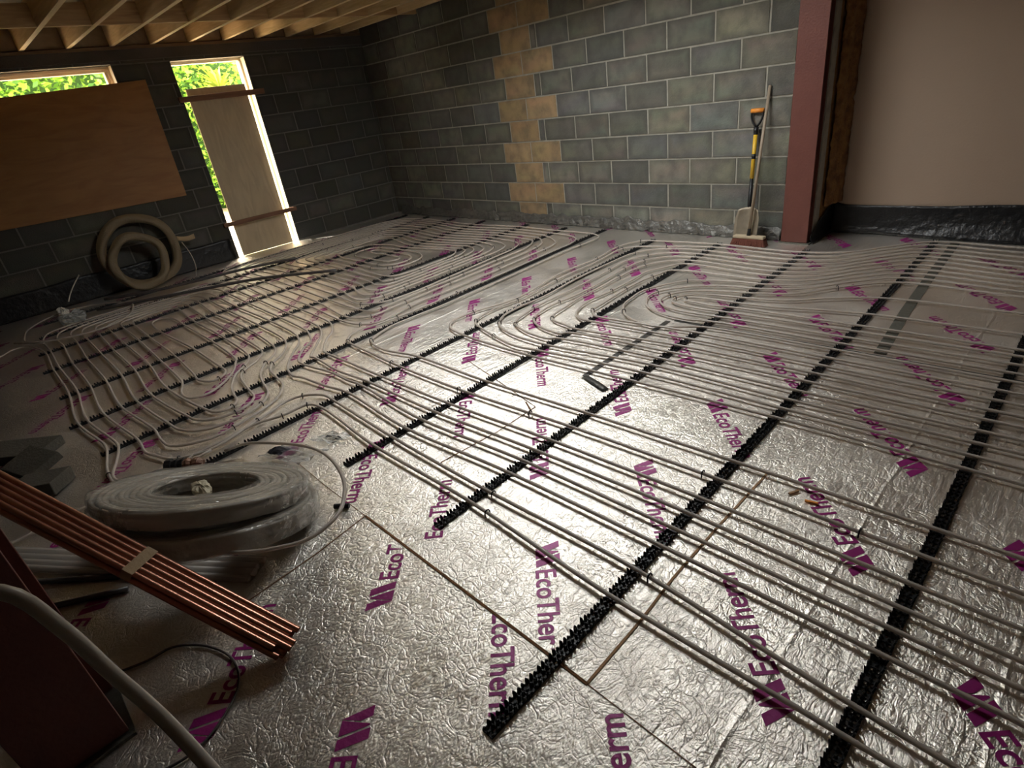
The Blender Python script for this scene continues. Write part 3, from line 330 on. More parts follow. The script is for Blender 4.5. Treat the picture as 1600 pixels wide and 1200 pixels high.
for (y0, y1, z0, z1) in ((YF, WO[0], -.3, 2.6), (WO[0], WO[1], -.3, WO[2]), (WO[1], DO[0], -.3, 2.6), (DO[1], .1, -.3, 2.6), (WO[0], WO[1], WO[3], 2.6), (DO[0], DO[1], DO[3], 2.6)):
    ol.box(XL - .22, XL - .101, y0, y1, z0, z1)
ol.build('outer_leaf', 'mortar', left)
MB().box(XL - .22, XL - .02, YF, 0, 2.44, 2.64).build('eaves_board', 'deck', left)
li = MB(); li.box(XL - .10, XL + .004, YF, .0, 2.30, 2.40); li.build('lintel_course', 'lintel', left)
struct(MB().box(XL - .10, XL + .012, YF, 0, 2.401, 2.43).build('trim_1', 'pine_plate'))
# remaining enclosure (out of the photograph)
struct(MB().box(XR, XR + .1, YF - .1, YR + .1, 0, ZT + .1).build('wall_right', 'mortar_dark'))
wf = MB(); wf.box(XL - .1, XR, YF - .1, YF, 0, ZT + .1)
struct(wf.build('wall_front', 'mortar_dark'))
# ceiling: deck with a rooflight opening, joists, blocking
SK = (-1.4, .2, -2.52, -1.2)
ce = MB()
ce.box(XL - .2, SK[0], YF, .5, 2.645, 2.70); ce.box(SK[1], XR, YF, .5, 2.645, 2.70); ce.box(SK[0], SK[1], YF, SK[2], 2.645, 2.70); ce.box(SK[0], SK[1], SK[3], .5, 2.645, 2.70)
struct(ce.build('ceiling', 'deck'))
sk = MB(); sk.box(SK[0] - .05, SK[0], SK[2] - .05, SK[3] + .05, 2.702, 2.95); sk.box(SK[1], SK[1] + .05, SK[2] - .05, SK[3] + .05, 2.702, 2.95)
sk.box(SK[0], SK[1], SK[2] - .05, SK[2], 2.702, 2.95); sk.box(SK[0], SK[1], SK[3], SK[3] + .05, 2.702, 2.95)
sko = struct(sk.build('window_3', 'cream')); 
MB().box(SK[0] - .05, SK[1] + .05, SK[2] - .05, SK[3] + .05, 2.951, 3.0).build('rooflight_lid', 'cream', sko)
JN = ['nearest the back wall', 'second from the back wall', 'third from the back wall', 'fourth from the back wall', 'above the right side of the boarded doorway', 'above the middle of the boarded doorway',
      'above the left side of the boarded doorway', 'just left of the boarded doorway', 'above the plywood sheet corner', 'furthest left in view']
for i in range(17):
    y = -.27 - .4 * i
    lab = ('pine ceiling joist ' + JN[i]) if i < 10 else 'pine ceiling joist further left over the camera side of the room'
    if SK[2] < y < SK[3]:
        o = MB().box(XL + .002, SK[0] - .05, y - .022, y + .022, 2.432, 2.643).build('ceiling_joist', 'pine', bevel=.002)
        tag(o, lab, 'joist', 'ceiling joists')
        o = MB().box(SK[1] + .05, XR - .02, y - .022, y + .022, 2.432, 2.643).build('ceiling_joist', 'pine', bevel=.002)
        tag(o, 'short pine ceiling joist on the right of the rooflight', 'joist', 'ceiling joists')
    else:
        o = MB().box(XL + .002, XR - .02, y - .022, y + .022, 2.432, 2.643).build('ceiling_joist', 'pine', bevel=.002)
        tag(o, lab, 'joist', 'ceiling joists')
    if i < 16:
        nb = MB().box(-4.155, -4.11, y - .376, y - .024, 2.434, 2.60).build('joist_blocking', 'pine_y')
        tag(nb, 'short pine blocking piece between joists, ' + ('%s bay from the back wall' % ordn(i + 1)), 'timber', 'blocking between joists')
nb = MB().box(-4.155, -4.11, -.246, -.008, 2.434, 2.60).build('joist_blocking', 'pine_y'); tag(nb, 'shortest pine blocking piece, tight against the back wall', 'timber', 'blocking between joists')
for yy in (SK[2] - .025, SK[3] + .02): pass
# ---------------------------------------------------------------- window and door on the left wall
def frame(name, y0, y1, z0, z1, x0, x1, w=.05, m='cream'):
    b = MB(); b.box(x0, x1, y0, y1, z1 - w, z1); b.box(x0, x1, y0, y0 + w, z0, z1 - w); b.box(x0, x1, y1 - w, y1, z0, z1 - w)
    if z0 > .1: b.box(x0, x1, y0 + w, y1 - w, z0, z0 + w)
    return b.build(name, m, bevel=.003)
w1 = struct(frame('window_1', WO[0] + .002, WO[1] - .002, WO[2] + .002, WO[3] - .002, XL - .20, XL - .12, .055))
MB().box(XL - .165, XL - .16, WO[0] + .06, WO[1] - .06, WO[2] + .06, WO[3] - .06).build('pane', 'glass', w1)
b = MB(); b.box(XL - .118, XL - .102, WO[1] - .03, WO[1] - .004, WO[2], WO[3] - .04); b.box(XL - .118, XL - .102, WO[0], WO[1] - .03, WO[3] - .03, WO[3] - .006); b.build('reveal_trim', 'cream', w1)
MB().box(XL - .219, XL - .001, WO[1] - .0035, WO[1] - .0005, WO[2] + .01, WO[3] - .01).build('reveal_lining', 'cream', w1)
d1 = struct(frame('door_1', DO[0] + .002, DO[1] - .002, 0.002, DO[3] - .002, XL - .20, XL - .12, .030))
b = MB(); b.box(XL - .118, XL - .102, DO[1] - .03, DO[1] - .004, 0, DO[3] - .04); b.build('reveal_trim', 'cream', d1)
MB().box(XL - .219, XL - .001, DO[1] - .0035, DO[1] - .0005, .01, DO[3] - .01).build('reveal_lining', 'cream', d1)
t = empty('door_board', (XL - .04, -2.11, 0), 'tall pale plywood board closing the doorway with bright gaps beside it', 'board')
MB().box(XL - .055, XL - .035, -2.475, -1.775, .004, 1.97).build('panel', 'board', t, bevel=.002)
fix(t)
o = MB().box(XL + .006, XL + .046, -2.61, -1.585, 1.835, 1.895).build('batten', 'batten', bevel=.003); tag(o, 'upper dark timber batten across the boarded doorway', 'batten', 'battens across the doorway')
o = MB().box(XL + .006, XL + .046, -2.61, -1.62, .405, .455).build('batten', 'batten', bevel=.003); tag(o, 'lower dark timber batten across the boarded doorway', 'batten', 'battens across the doorway')
b = MB(); b.v = [(XL + dx, y, z) for dx in (.008, .03) for (y, z) in ((-5.3, .90), (-2.90, .865), (-2.875, 2.10), (-5.3, 2.02))]
b.f = [(0, 1, 2, 3), (4, 7, 6, 5), (0, 4, 5, 1), (1, 5, 6, 2), (2, 6, 7, 3), (3, 7, 4, 0)]
tag(b.build('plywood_sheet', 'ply', bevel=.002), 'large orange-brown plywood sheet covering most of the left window', 'board')
# black membrane at the foot of the left wall
def wavy(name, fn, m, nu, nv, thick=.003):
    o = MB().grid(nu, nv, fn).build(name, m, smooth=True)
    md = o.modifiers.new('solid', 'SOLIDIFY'); md.thickness = thick; md.offset = 0
    return o
from mathutils import noise
def N(x, y, z=0, s=1): return noise.noise(Vector((x * s, y * s, z * s)))
def dpl(u, v):
    y = -6.8 + u * 4.2; top = .26 + .03 * N(y, 0, 0, 2)
    return (XL + .012 + .02 * (1 - v) + .008 * N(y, v, 3, 6), y, .004 + v * top)
tag(wavy('membrane_upstand', dpl, 'dpm', 90, 8), 'black plastic membrane lapping up the foot of the left wall', 'membrane')
def dpr(u, v):
    x = .712 + u * 3.85; top = .225 + .045 * max(0, (x - 1.2)) * .9 + .008 * N(x, 0, 1, 3) + (.05 * math.exp(-((x - .72) / .05) ** 2))
    if v < .72:
        q = v / .72; return (x, YR - .012 - .02 * (1 - q) - .04 * (1 - q) ** 2 - .012 * abs(N(x, q * 2, 5, 5)), .05 + q * (top - .05))
    return (x, YR - .012 - .005 * N(x, v, 5, 5), top + .001)
def dpr2(u, v):
    x = .712 + u * 3.85; top = .225 + .04 * max(0, (x - 1.2)) + .008 * N(x, 0, 1, 3) + .03 * math.exp(-((x - .712) / .06) ** 2)
    bul = .06 + .05 * N(x, 0, 9, 1.5) + .05 * max(0, x - 1.6)
    return (x, YR - .010 - bul * (1 - v) ** 2.2 - .012 * (N(x, v, 5, 6) + .5) * (1 - v), .003 + v * top)
tag(wavy('membrane_upstand', dpr2, 'dpm', 120, 10), 'black plastic membrane lapping up the foot of the pink wall', 'membrane')
def dps(u, v):
    y = -.085 + u * .45
    return (.713 + .03 * (1 - v) ** 2 + .006 * N(y, v, 5, 9), y, .003 + v * (.05 + .21 * u ** .7))
tag(wavy('membrane_upstand', dps, 'dpm', 24, 8), 'short fold of black membrane between the red column and the pink wall', 'membrane')
def crum(u, v):
    x = -5.3 + u * 5.75; top = .105 + .035 * N(x, 0, 0, 3) + .03 * N(x, 0, 4, 11)
    return (x, -.012 - .035 * (1 - v) - .03 * abs(N(x, v, 2, 9)) * (1.1 - v) - .028 * N(x, v * 2, 7, 14) * (1.1 - v), .004 + v * top)
tag(wavy('foil_upstand', crum, 'foil_grey', 420, 8), 'crumpled grey foil turned up along the foot of the back wall', 'foil')
# foam edge of the pink wall return
def fo(u, v):
    z = .26 + v * 2.38; r = .016 * N(z, u, 0, 9) + .012 * N(z, u * 3, 4, 26)
    return (.722 + u * .055 + r * (1 - u * .4), .14 + u * .228 - abs(r), z)
o = wavy('expanding_foam', fo, 'foam', 8, 140, .01); tag(o, 'rough brown foam bead down the edge of the pink wall behind the column', 'foam')
# steel columns
def hcol(x0, x1, y0, y1, label, flip=False):
    t = empty('steel_column', ((x0 + x1) / 2, (y0 + y1) / 2, 0), label, 'column')
    if not flip:
        MB().box(x0, x1, y0, y0 + .014, .012, 2.64).build('flange', 'red', t, bevel=.002); MB().box(x0, x1, y1 - .014, y1, .012, 2.64).build('flange', 'red', t, bevel=.002)
        MB().box((x0 + x1) / 2 - .005, (x0 + x1) / 2 + .005, y0 + .0145, y1 - .0145, .012, 2.64).build('web', 'red', t)
    else:
        MB().box(x0, x0 + .014, y0, y1, .012, 2.64).build('flange', 'red', t, bevel=.002); MB().box(x1 - .014, x1, y0, y1, .012, 2.64).build('flange', 'red', t, bevel=.002)
        MB().box(x0 + .0145, x1 - .0145, (y0 + y1) / 2 - .005, (y0 + y1) / 2 + .005, .012, 2.64).build('web', 'red', t)
    MB().box(x0 - .02, x1 + .02, y0 - .012, y1 + .012, 0, .011).build('base_plate', 'tape_pale', t)
    fix(t); return t
hcol(.482, .694, -.10, -.008, 'red oxide painted steel column standing against the back wall')
hcol(.635, .846, -5.515, -5.305, 'dark red steel column close by in the bottom left corner', True)
# ---------------------------------------------------------------- floor print, gaps, tapes
def text_mesh(s):
    cu = bpy.data.curves.new('t', 'FONT'); cu.body = s; cu.size = 1; cu.offset = .018; cu.resolution_u = 4; cu.extrude = 0
    o = bpy.data.objects.new('t', cu); C.objects.link(o); bpy.context.view_layer.update()
    me = bpy.data.meshes.new_from_object(o.evaluated_get(bpy.context.evaluated_depsgraph_get()))
    bpy.data.objects.remove(o); bpy.data.curves.remove(cu)
    v = [q.co.copy() for q in me.vertices]; f_ = [tuple(p.vertices) for p in me.polygons]; bpy.data.meshes.remove(me)
    return v, f_
TV, TF = text_mesh('EcoTherm')
x0 = min(v.x for v in TV); x1 = max(v.x for v in TV); EH = max(v.y for v in TV if v.x < x0 + .4)
CH = .070; TL = .36
LV = [(.136 + (v.x - x0) / (x1 - x0) * TL, v.y / EH * CH) for v in TV]; LF = list(TF)
def para(p): LV.extend(p); LF.append(tuple(range(len(LV) - 4, len(LV))))
H = CH * 1.16
for PP_ in ([(0, 1.15), (.44, 1.15), (.62, .72), (.52, 0)], [(.75, 1.1), (.56, .02), (1.20, .02), (.82, 1.1)], [(.90, 1.15), (1.34, 1.15), (1.76, .02), (1.32, .02)]):
    para([(u * CH, v * CH * 1.08) for u, v in PP_])
def logo(x, y, ang, lo=0, hi=9, clip=None):
    b = MB(); ca, sa = math.cos(ang), math.sin(ang)
    keep = []
    for fc in LF:
        P = [(x + LV[i][0] * ca - LV[i][1] * sa, y + LV[i][0] * sa + LV[i][1] * ca) for i in fc]
        if clip and not all(clip(*q) for q in P): continue
        k = len(b.v); b.v += [(px, py, .0012) for px, py in P]; b.f.append(tuple(range(k, k + len(fc))))
    if b.f: b.build('printed_logo', 'ink', floor)
A1, A2 = math.radians(134.5), math.radians(-45)
up = lambda x, y: not (.58 < x < 1.74 and y < -4.355)
inn = lambda x, y: XL + .05 < x < XR and y < .33 and not (y > -.02 and x < .72) and y > YF
c1 = lambda x, y: up(x, y) and inn(x, y)
for k in range(-5, 4):
    xa = 1.045 + 1.17 * k; xb = 1.255 + 1.17 * k
    pa = {0: -4.34, 1: -4.11, -1: -3.73}.get(k, -4.0 + .17 * k); pb = {0: -4.05, 1: -3.78, -1: -4.02}.get(k, -3.9 + .13 * k)
    for j in range(-5, 8):
        logo(xa, pa + .612 * j, A1, clip=c1); logo(xb, pb + .612 * j, A2, clip=c1)
low = lambda x, y: .58 < x < 1.74 and y < -4.365
for j in range(-3, 2):
    logo(1.08, -4.57 + .60 * j, A1, clip=low); logo(1.27, -4.27 + .58 * j, A2, clip=low)
def strip(name, pts, w, m, z=.0016, parent=None, t=.0012):
    b = MB(); P = [Vector((a, c_, 0)) for a, c_ in pts]
    L_, R_ = [], []
    for i, p in enumerate(P):
        d = (P[min(i + 1, len(P) - 1)] - P[max(i - 1, 0)]).normalized(); q = Vector((-d.y, d.x, 0)) * w / 2
        L_.append(p + q); R_.append(p - q)
    for i in range(len(P) - 1): b.poly([(v.x, v.y) for v in (R_[i], R_[i + 1], L_[i + 1], L_[i])], z, z + t)
    return b.build(name, m, parent)
strip('board_gap', [(.585, -4.36), (1.1, -4.361), (1.60, -4.362), (1.748, -4.363)], .009, 'gap', parent=floor)
strip('board_gap', [(1.745, -4.36), (1.742, -4.1), (1.730, -3.9), (1.728, -3.6), (1.735, -3.2)], .008, 'gap2', parent=floor)
strip('board_gap', [(.585, -4.36), (.62, -4.6), (.64, -4.95)], .004, 'gap', parent=floor)
strip('board_gap', [(.58, -3.32), (.585, -3.6), (.55, -3.95)], .004, 'gap', parent=floor)
strip('board_gap', [(.585, -4.36), (.25, -4.36), (-.1, -4.35)], .002, 'gap', parent=floor)
strip('board_gap', [(1.748, -4.363), (2.4, -4.37), (2.9, -4.38)], .002, 'gap', parent=floor)
strip('board_gap', [(.58, -3.32), (.2, -3.22), (-.2, -3.12)], .003, 'gap', parent=floor)
strip('board_gap', [(.60, -3.40), (.585, -3.36), (.50, -3.31)], .008, 'gap', parent=floor)
tag(strip('tape_strip', [(.585, -2.92), (.575, -2.5), (.57, -2.03)], .034, 'tape', t=.002), 'dark grey tape strip on the foil under the pipes in mid floor', 'tape')
b = MB(); b.grid(6, 2, lambda u, v: (.588 + .20 * u + .018 * (v - .5) * 2 * .4, -2.925 - .07 * u + .018 * (v - .5) * 2, .004 + .008 * math.sin(u * 2.6)))
o = b.build('tape_strip', 'tape', smooth=True); md = o.modifiers.new('s', 'SOLIDIFY'); md.thickness = .002
tag(o, 'loose folded end of dark grey tape beside the open patch of foil', 'tape')
tag(strip('tape_strip', [(.60, -2.0), (1.2, -1.985), (1.85, -1.975), (2.35, -1.965), (3.4, -1.95)], .022, 'tape', t=.002), 'long dark tape line running under the pipes towards the right edge', 'tape')
tag(strip('tape_strip', [(1.765, -1.945), (1.715, -1.3), (1.68, -.6), (1.65, .24)], .058, 'tape_pale', t=.002), 'wide faded grey tape strip just right of the second clip rail', 'tape')
for (x, y, a) in ((1.93, -3.29, .2), (1.86, -3.27, 1.1)):
    o = MB().obox((x, y, .006), Vector((math.cos(a), math.sin(a), 0)), Vector((-math.sin(a), math.cos(a), 0)), Vector((0, 0, 1)), .022, .004, .003).build('wood_splinter', 'orange' if a < 1 else 'gap2')
    tag(o, 'small orange shaving lying on the foil' if a < 1 else 'thin pale wood splinter lying on the foil', 'splinter')
# ---------------------------------------------------------------- clip rails
RL = ['rightmost, crossing the lower right edge', 'second from the right, reaching nearest the camera after the first', 'third from the right', 'fourth from the right', 'fifth from the right, its near end under the tape joint',
      'sixth from the right', 'seventh from the right', 'eighth from the right', 'ninth from the right', 'tenth from the right', 'eleventh, second from the left wall', 'twelfth, nearest the left wall']
PP = [spline([(a, b, .02) for a, b in P], step=.05, nmax=12) for P in D['pipes']]
cross = [[] for _ in range(12)]
for P in PP:
    for a, b in zip(P, P[1:]):
        for j, (rx0, ry0, rx1, ry1) in enumerate(D['rails']):
            def sd(q): return (q.x - rx0) * (ry1 - ry0) - (q.y - ry0) * (rx1 - rx0)
            s0, s1 = sd(a), sd(b)
            if s0 * s1 < 0:
                y = a.y + (b.y - a.y) * s0 / (s0 - s1)
                if ry0 < y < ry1: cross[j].append(y)
for j, (rx0, ry0, rx1, ry1) in enumerate(D['rails']):
    L_ = math.hypot(rx1 - rx0, ry1 - ry0); dx, dy = (rx1 - rx0) / L_, (ry1 - ry0) / L_
    U = Vector((dx, dy, 0)); Wv = Vector((dy, -dx, 0)); Z = Vector((0, 0, 1))
    org = Vector((rx0, ry0, 0))
    b = MB()
    for s in (-.0145, -.0, .0145): b.obox(org + U * (L_ / 2) + Wv * s + Z * .003, U, Wv, Z, L_ / 2, .0038, .0025)
    n = int(L_ / .025)
    for i in range(n + 1): b.obox(org + U * min(i * .025 + .008, L_ - .007) + Z * .003, U, Wv, Z, .0072, .0180, .0022)
    base = b.build('pipe_clip_rail', 'rail')
    tag(base, 'long black toothed pipe clip rail, ' + ordn(j) + ' from the right', 'clip rail', 'clip rails holding the heating pipes')
    tm = MB(); k = int(L_ / .0167)
    for i in range(k):
        s = .006 + i * .0167; y = ry0 + dy * s
        near = any(abs(y - c) < .0125 for c in cross[j])
        for e, side in ((-1, -.0155), (1, .0155), (0, 0)):
            hgt = random.uniform(.019, .026) * (.62 if i % 3 == 0 else 1)
            if near: hgt = .010
            if e == 0: hgt *= .8
            o_ = org + U * (s + (.003 if e == 1 else 0)) + Wv * side; q = len(tm.v); tw = .0056
            lean = Wv * (e * random.uniform(.001, .005))
            for zz, wd_, ln in ((.004, tw, 0), (hgt * .75, tw * .85, .5), (hgt, tw * .25, 1)):
                for (a_, c_) in ((-1, -1), (1, -1), (1, 1), (-1, 1)): tm.v.append(tuple(o_ + U * (a_ * wd_) + Wv * (c_ * (.0030 if zz < .005 else .0022)) + Z * zz + lean * ln))
            for l0 in (0, 4):
                for m_ in range(4): tm.f.append((q + l0 + m_, q + l0 + (m_ + 1) % 4, q + l0 + 4 + (m_ + 1) % 4, q + l0 + 4 + m_))
            tm.f.append((q + 8, q + 9, q + 10, q + 11))
    tm.build('clip_teeth', 'rail', base)
# ---------------------------------------------------------------- heating pipes
def two(a, b): return 'the %s and %s runs' % (ordn(a), ordn(b))
for i, P in enumerate(PP):
    e = D['ends'][i]
    o = MB().tube(P, .0076, 8).build('heating_pipe', 'pipe', smooth=True)
    if len(e) == 2: lab = 'grey heating pipe forming %s counted from the front' % two(*e)
    elif len(e) == 1: lab = 'grey heating pipe forming the %s run counted from the front' % ordn(e[0])
    else: lab = 'short outermost grey heating pipe across the near left rails only'
    tag(o, lab, 'pipe', 'grey underfloor heating pipes')
def staple():
    pts = [(0, -.012, .004), (0, -.012, .022), (0, -.008, .031), (0, 0, .034), (0, .008, .031), (0, .012, .022), (0, .012, .004)]
    return MB().tube(pts, .0030, 5)
smesh = None
def band(x, y):
    n = 0
    for rx0, ry0, rx1, ry1 in D['rails']:
        if x < rx0 + (rx1 - rx0) * (y - ry0) / (ry1 - ry0): n += 1
    return n
groups = {}
for q in D['staples']: groups.setdefault(band(q[0], q[1]), []).append(q)
for n_, L_ in sorted(groups.items()):
    for k, (x, y, a) in enumerate(sorted(L_, key=lambda q: q[1])):
        if smesh is None:
            o = staple().build('pipe_staple', 'rail', smooth=True); smesh = o.data
        else: o = bpy.data.objects.new('pipe_staple', smesh); C.objects.link(o)
        o.location = (x, y, 0); o.rotation_euler = (0, 0, a)
        w_ = 'between the %s and %s rails from the right' % (ordn(n_ - 1), ordn(n_)) if 0 < n_ < 12 else 'beyond the outermost rail'
        tag(o, 'black staple %s, %s from the front' % (w_, ordn(k)), 'staple', 'staples pinning the pipes')
# loose thin pipe loop far left, cable loop
def P3(l): return [Vector(q) for q in l]
t_ = spline(P3([(-3.95, -4.90, .03), (-4.15, -5.0, .04), (-4.38, -4.99, .04), (-4.66, -4.93, .04), (-4.89, -4.77, .04), (-5.02, -4.58, .04), (-5.0, -4.47, .04), (-4.91, -4.3, .04), (-4.71, -4.13, .04), (-4.48, -4.06, .04), (-4.27, -4.09, .045), (-3.99, -4.18, .05), (-3.8, -4.33, .05), (-3.75, -4.52, .05), (-3.78, -4.66, .05), (-3.86, -4.8, .05), (-4.0, -4.96, .055), (-4.3, -5.08, .03)]), step=.04)
tag(MB().tube(t_, .008, 8).build('loose_pipe_end', 'pipe', smooth=True), 'loose pale pipe end lying in a wide oval loop by the left wall', 'pipe')
t_ = spline(P3([(.58, -5.30, .008), (.62, -5.2, .008), (.63, -5.13, .008), (.72, -5.05, .008), (.84, -5.01, .008), (.95, -5.03, .008), (1.02, -5.10, .008), (1.06, -5.19, .008), (1.04, -5.3, .008)]), step=.02)
tag(MB().tube(t_, .004, 6).build('thin_cable', 'greypipe', smooth=True), 'thin dark cable curled in a loop on the foil at bottom left', 'cable')
# dark rigid pipes by the doorway
for (P, lab) in (([(-4.6, -4.35, .05), (-4.14, -3.55, .05), (-3.8, -3.0, .052), (-3.12, -2.41, .05)], 'longer dark grey rigid pipe lying across the rails below the doorway'),
                 ([(-5.0, -4.2, .05), (-4.70, -3.75, .05), (-4.43, -2.80, .052), (-4.23, -2.33, .05)], 'shorter dark grey rigid pipe lying nearest the doorway sill')):
    tag(MB().tube(spline(P3(P)), .015, 10).build('rigid_pipe', 'greypipe', smooth=True), lab, 'pipe', 'dark rigid pipes by the doorway')
# ---------------------------------------------------------------- beige conduit coil leaning on the left wall
def hose_ring(cy, cz, r, rt, tilt, turns, x0):
    pts = []; n = 90
    for i in range(n * turns):
        a = 2 * math.pi * i / n; k = i / n
        off = random.Random(int(k)).uniform(-.6, .6) * rt; dr = random.Random(int(k) + 50).uniform(-.5, .5) * rt
        rr = r + dr + .004 * math.sin(5 * a + k)
        z = cz + rr * math.sin(a); y = cy + rr * math.cos(a)
        pts.append(Vector((x0 - tilt * z + off * .9, y, z)))
    return pts
t = empty('conduit_coil', (-5.25, -3.62, 0), 'coil of beige ribbed conduit leaning on the left wall left of the doorway', 'coil')
def torus(cy, cz, r, rt, tilt, x0, seed):
    nu, nv = 160, 18; b = MB(); rnd = random.Random(seed); ph = [rnd.uniform(0, 6) for _ in range(6)]
    def fn(u, v):
        a = u * 2 * math.pi; q = v * 2 * math.pi
        rr = r + .010 * math.sin(2 * a + ph[0]) + .006 * math.sin(5 * a + ph[1])
        lump = 1 + .10 * math.sin(3 * q + 4 * a + ph[2]) + .06 * math.sin(7 * q + ph[3])
        R_ = rr + rt * lump * math.cos(q); z = cz + R_ * math.sin(a); y = cy + R_ * math.cos(a)
        return (x0 - tilt * z + rt * lump * math.sin(q) + .01 * math.sin(a * 2 + ph[4]), y, z)
    return b.grid(nu, nv, fn)
torus(-3.63, .40, .365, .047, .22, -5.20, 1).build('outer_turns', 'coil', t, smooth=True)
torus(-3.70, .315, .265, .044, .18, -5.12, 2).build('inner_turns', 'coil', t, smooth=True)
b = MB(); b.grid(8, 3, lambda u, v: (-5.27 - .03 * u, -3.22 + .20 * u, .44 - .02 * u + .055 * (v - .5) - .02 * math.sin(u * 3))); o = b.build('paper_tag', 'band', t, smooth=True)
md = o.modifiers.new('s', 'SOLIDIFY'); md.thickness = .002
MB().tube(spline(P3([(-5.18, -3.21, .40), (-5.10, -3.19, .28), (-5.02, -3.20, .14), (-4.94, -3.26, .035)])), .005, 6).build('loose_end', 'pipe', t, smooth=True)
fix(t)
# cord hanging on the left wall and rubbish below it
tag(MB().tube(spline(P3([(-5.40, -4.27, .30), (-5.36, -4.36, .22), (-5.33, -4.44, .13), (-5.30, -4.48, .075)])), .006, 6).build('cord', 'white', smooth=True), 'short pale cord hanging against the black membrane at far left', 'cord')
def crumple(name, loc, sx, sy, sz, m, seed, n=14):
    b = MB()
    def fn(u, v):
        a = u * 2 * math.pi; ph = v * math.pi; k = 1 + .45 * noise.noise(Vector((math.cos(a) * 1.6 + seed, math.sin(a) * 1.6, ph * 1.3)))+ .18 * noise.noise(Vector((math.cos(a) * 5 + seed, math.sin(a) * 5, ph * 4)))
        return (loc[0] + sx * k * math.cos(a) * math.sin(ph), loc[1] + sy * k * math.sin(a) * math.sin(ph), max(.003, loc[2] + sz * k * math.cos(ph)))
    return b.grid(n * 2, n, fn).build(name, m)
tag(crumple('plastic_bag', (-4.55, -4.56, .05), .16, .11, .055, 'bag', 3), 'crumpled clear plastic bag on the rails inside the oval pipe loop', 'bag')
tag(crumple('crumpled_paper', (-4.93, -4.60, .05), .07, .05, .05, 'white', 9), 'small crumpled pale paper by the left wall above the oval pipe loop', 'paper')
# ---------------------------------------------------------------- pipe coils in film
def coil_obj(Cc, ax, tilt, layers, r0, r1, rp, turns_r, label, seed):
    t = empty('pipe_coil', (Cc[0], Cc[1], Cc[2]), label, 'coil', 'film-wrapped pipe coils')
    ux = Vector((math.cos(ax), math.sin(ax), 0)); uy = Vector((-math.sin(ax) * math.cos(tilt), math.cos(ax) * math.cos(tilt), math.sin(tilt))); uz = ux.cross(uy)
    if uz.z < 0: uz = -uz
    rnd = random.Random(seed)
    b = MB()
    for L_ in range(layers):
        for k in range(turns_r):
            r = r0 + (r1 - r0) * k / max(1, turns_r - 1) + rnd.uniform(-.004, .004); z = (L_ - (layers - 1) / 2) * rp * 1.8 + rnd.uniform(-.003, .003)
            e = rnd.uniform(-.008, .008); ph = rnd.uniform(0, 6)
            pts = [Vector(Cc) + ux * (r * math.cos(a) + e) + uy * (r * math.sin(a)) + uz * (z + .004 * math.sin(2 * a + ph)) for a in [2 * math.pi * i / 72 for i in range(72)]]
            b.tube(pts, rp, 6, closed=True)
    b.build('windings', 'coilpipe', t, smooth=True)
    hz = layers * rp * .95 + .006; f_ = MB(); prof = [(r1 + rp + .006, -hz), (r1 + rp + .008, 0), (r1 + rp + .006, hz), ((r0 + r1) / 2 + .03, hz + .003), (r0 - rp - .006, hz), (r0 - rp - .01, 0), (r0 - rp - .006, -hz)]
    def fn(u, v):
        a = u * 2 * math.pi; q = v * (len(prof) - 1); i = min(int(q), len(prof) - 2); w_ = q - i
        r = prof[i][0] * (1 - w_) + prof[i + 1][0] * w_; z = prof[i][1] * (1 - w_) + prof[i + 1][1] * w_
        k = .006 * noise.noise(Vector((math.cos(a) * 5 + seed, math.sin(a) * 5, v * 9)))
        return Vector(Cc) + ux * ((r + k) * math.cos(a)) + uy * ((r + k) * math.sin(a)) + uz * (z + k)
    f_.grid(120, 24, fn).build('stretch_wrap', 'film', t, smooth=True)
    fix(t); return t, ux, uy, uz
coil_obj((.165, -4.785, .215), .48, -.42, 3, .205, .375, .0092, 9, 'upper film-wrapped coil of grey pipe, tilted on top of the other coil', 1)
coil_obj((.195, -4.795, .128), .48, -.36, 4, .235, .385, .0092, 8, 'lower film-wrapped coil of grey pipe, under the tilted one', 2)
tag(crumple('foam_pad', (.11, -4.79, .20), .07, .035, .022, 'cream_foam', 4, 10), 'small cream foam pad lying in the hollow of the upper wrapped coil', 'pad')
tag(MB().tube(spline(P3([(-.42, -4.56, .05), (-.38, -4.48, .06), (-.16, -4.39, .1), (.05, -4.32, .12), (.24, -4.31, .14), (.45, -4.35, .15), (.58, -4.41, .15), (.68, -4.50, .15), (.71, -4.63, .15), (.68, -4.74, .17), (.61, -4.83, .18), (.5, -4.93, .2), (.36, -5.02, .25)]), step=.03), .0078, 8).build('coil_tail', 'pipe', smooth=True),
    'free end of pipe sweeping in an arc round the right of the wrapped coils', 'pipe')
t_ = [Vector((.335, -4.475, .10)), Vector((.42, -4.455, .13))]
b = MB().tube([Vector((.430, -4.415, .0125)), Vector((.480, -4.372, .0125))], .0115, 10); o = b.build('black_plug', 'rail', smooth=True, bevel=.001); tag(o, 'short black tube plug on the foil right of the wrapped coils', 'plug')
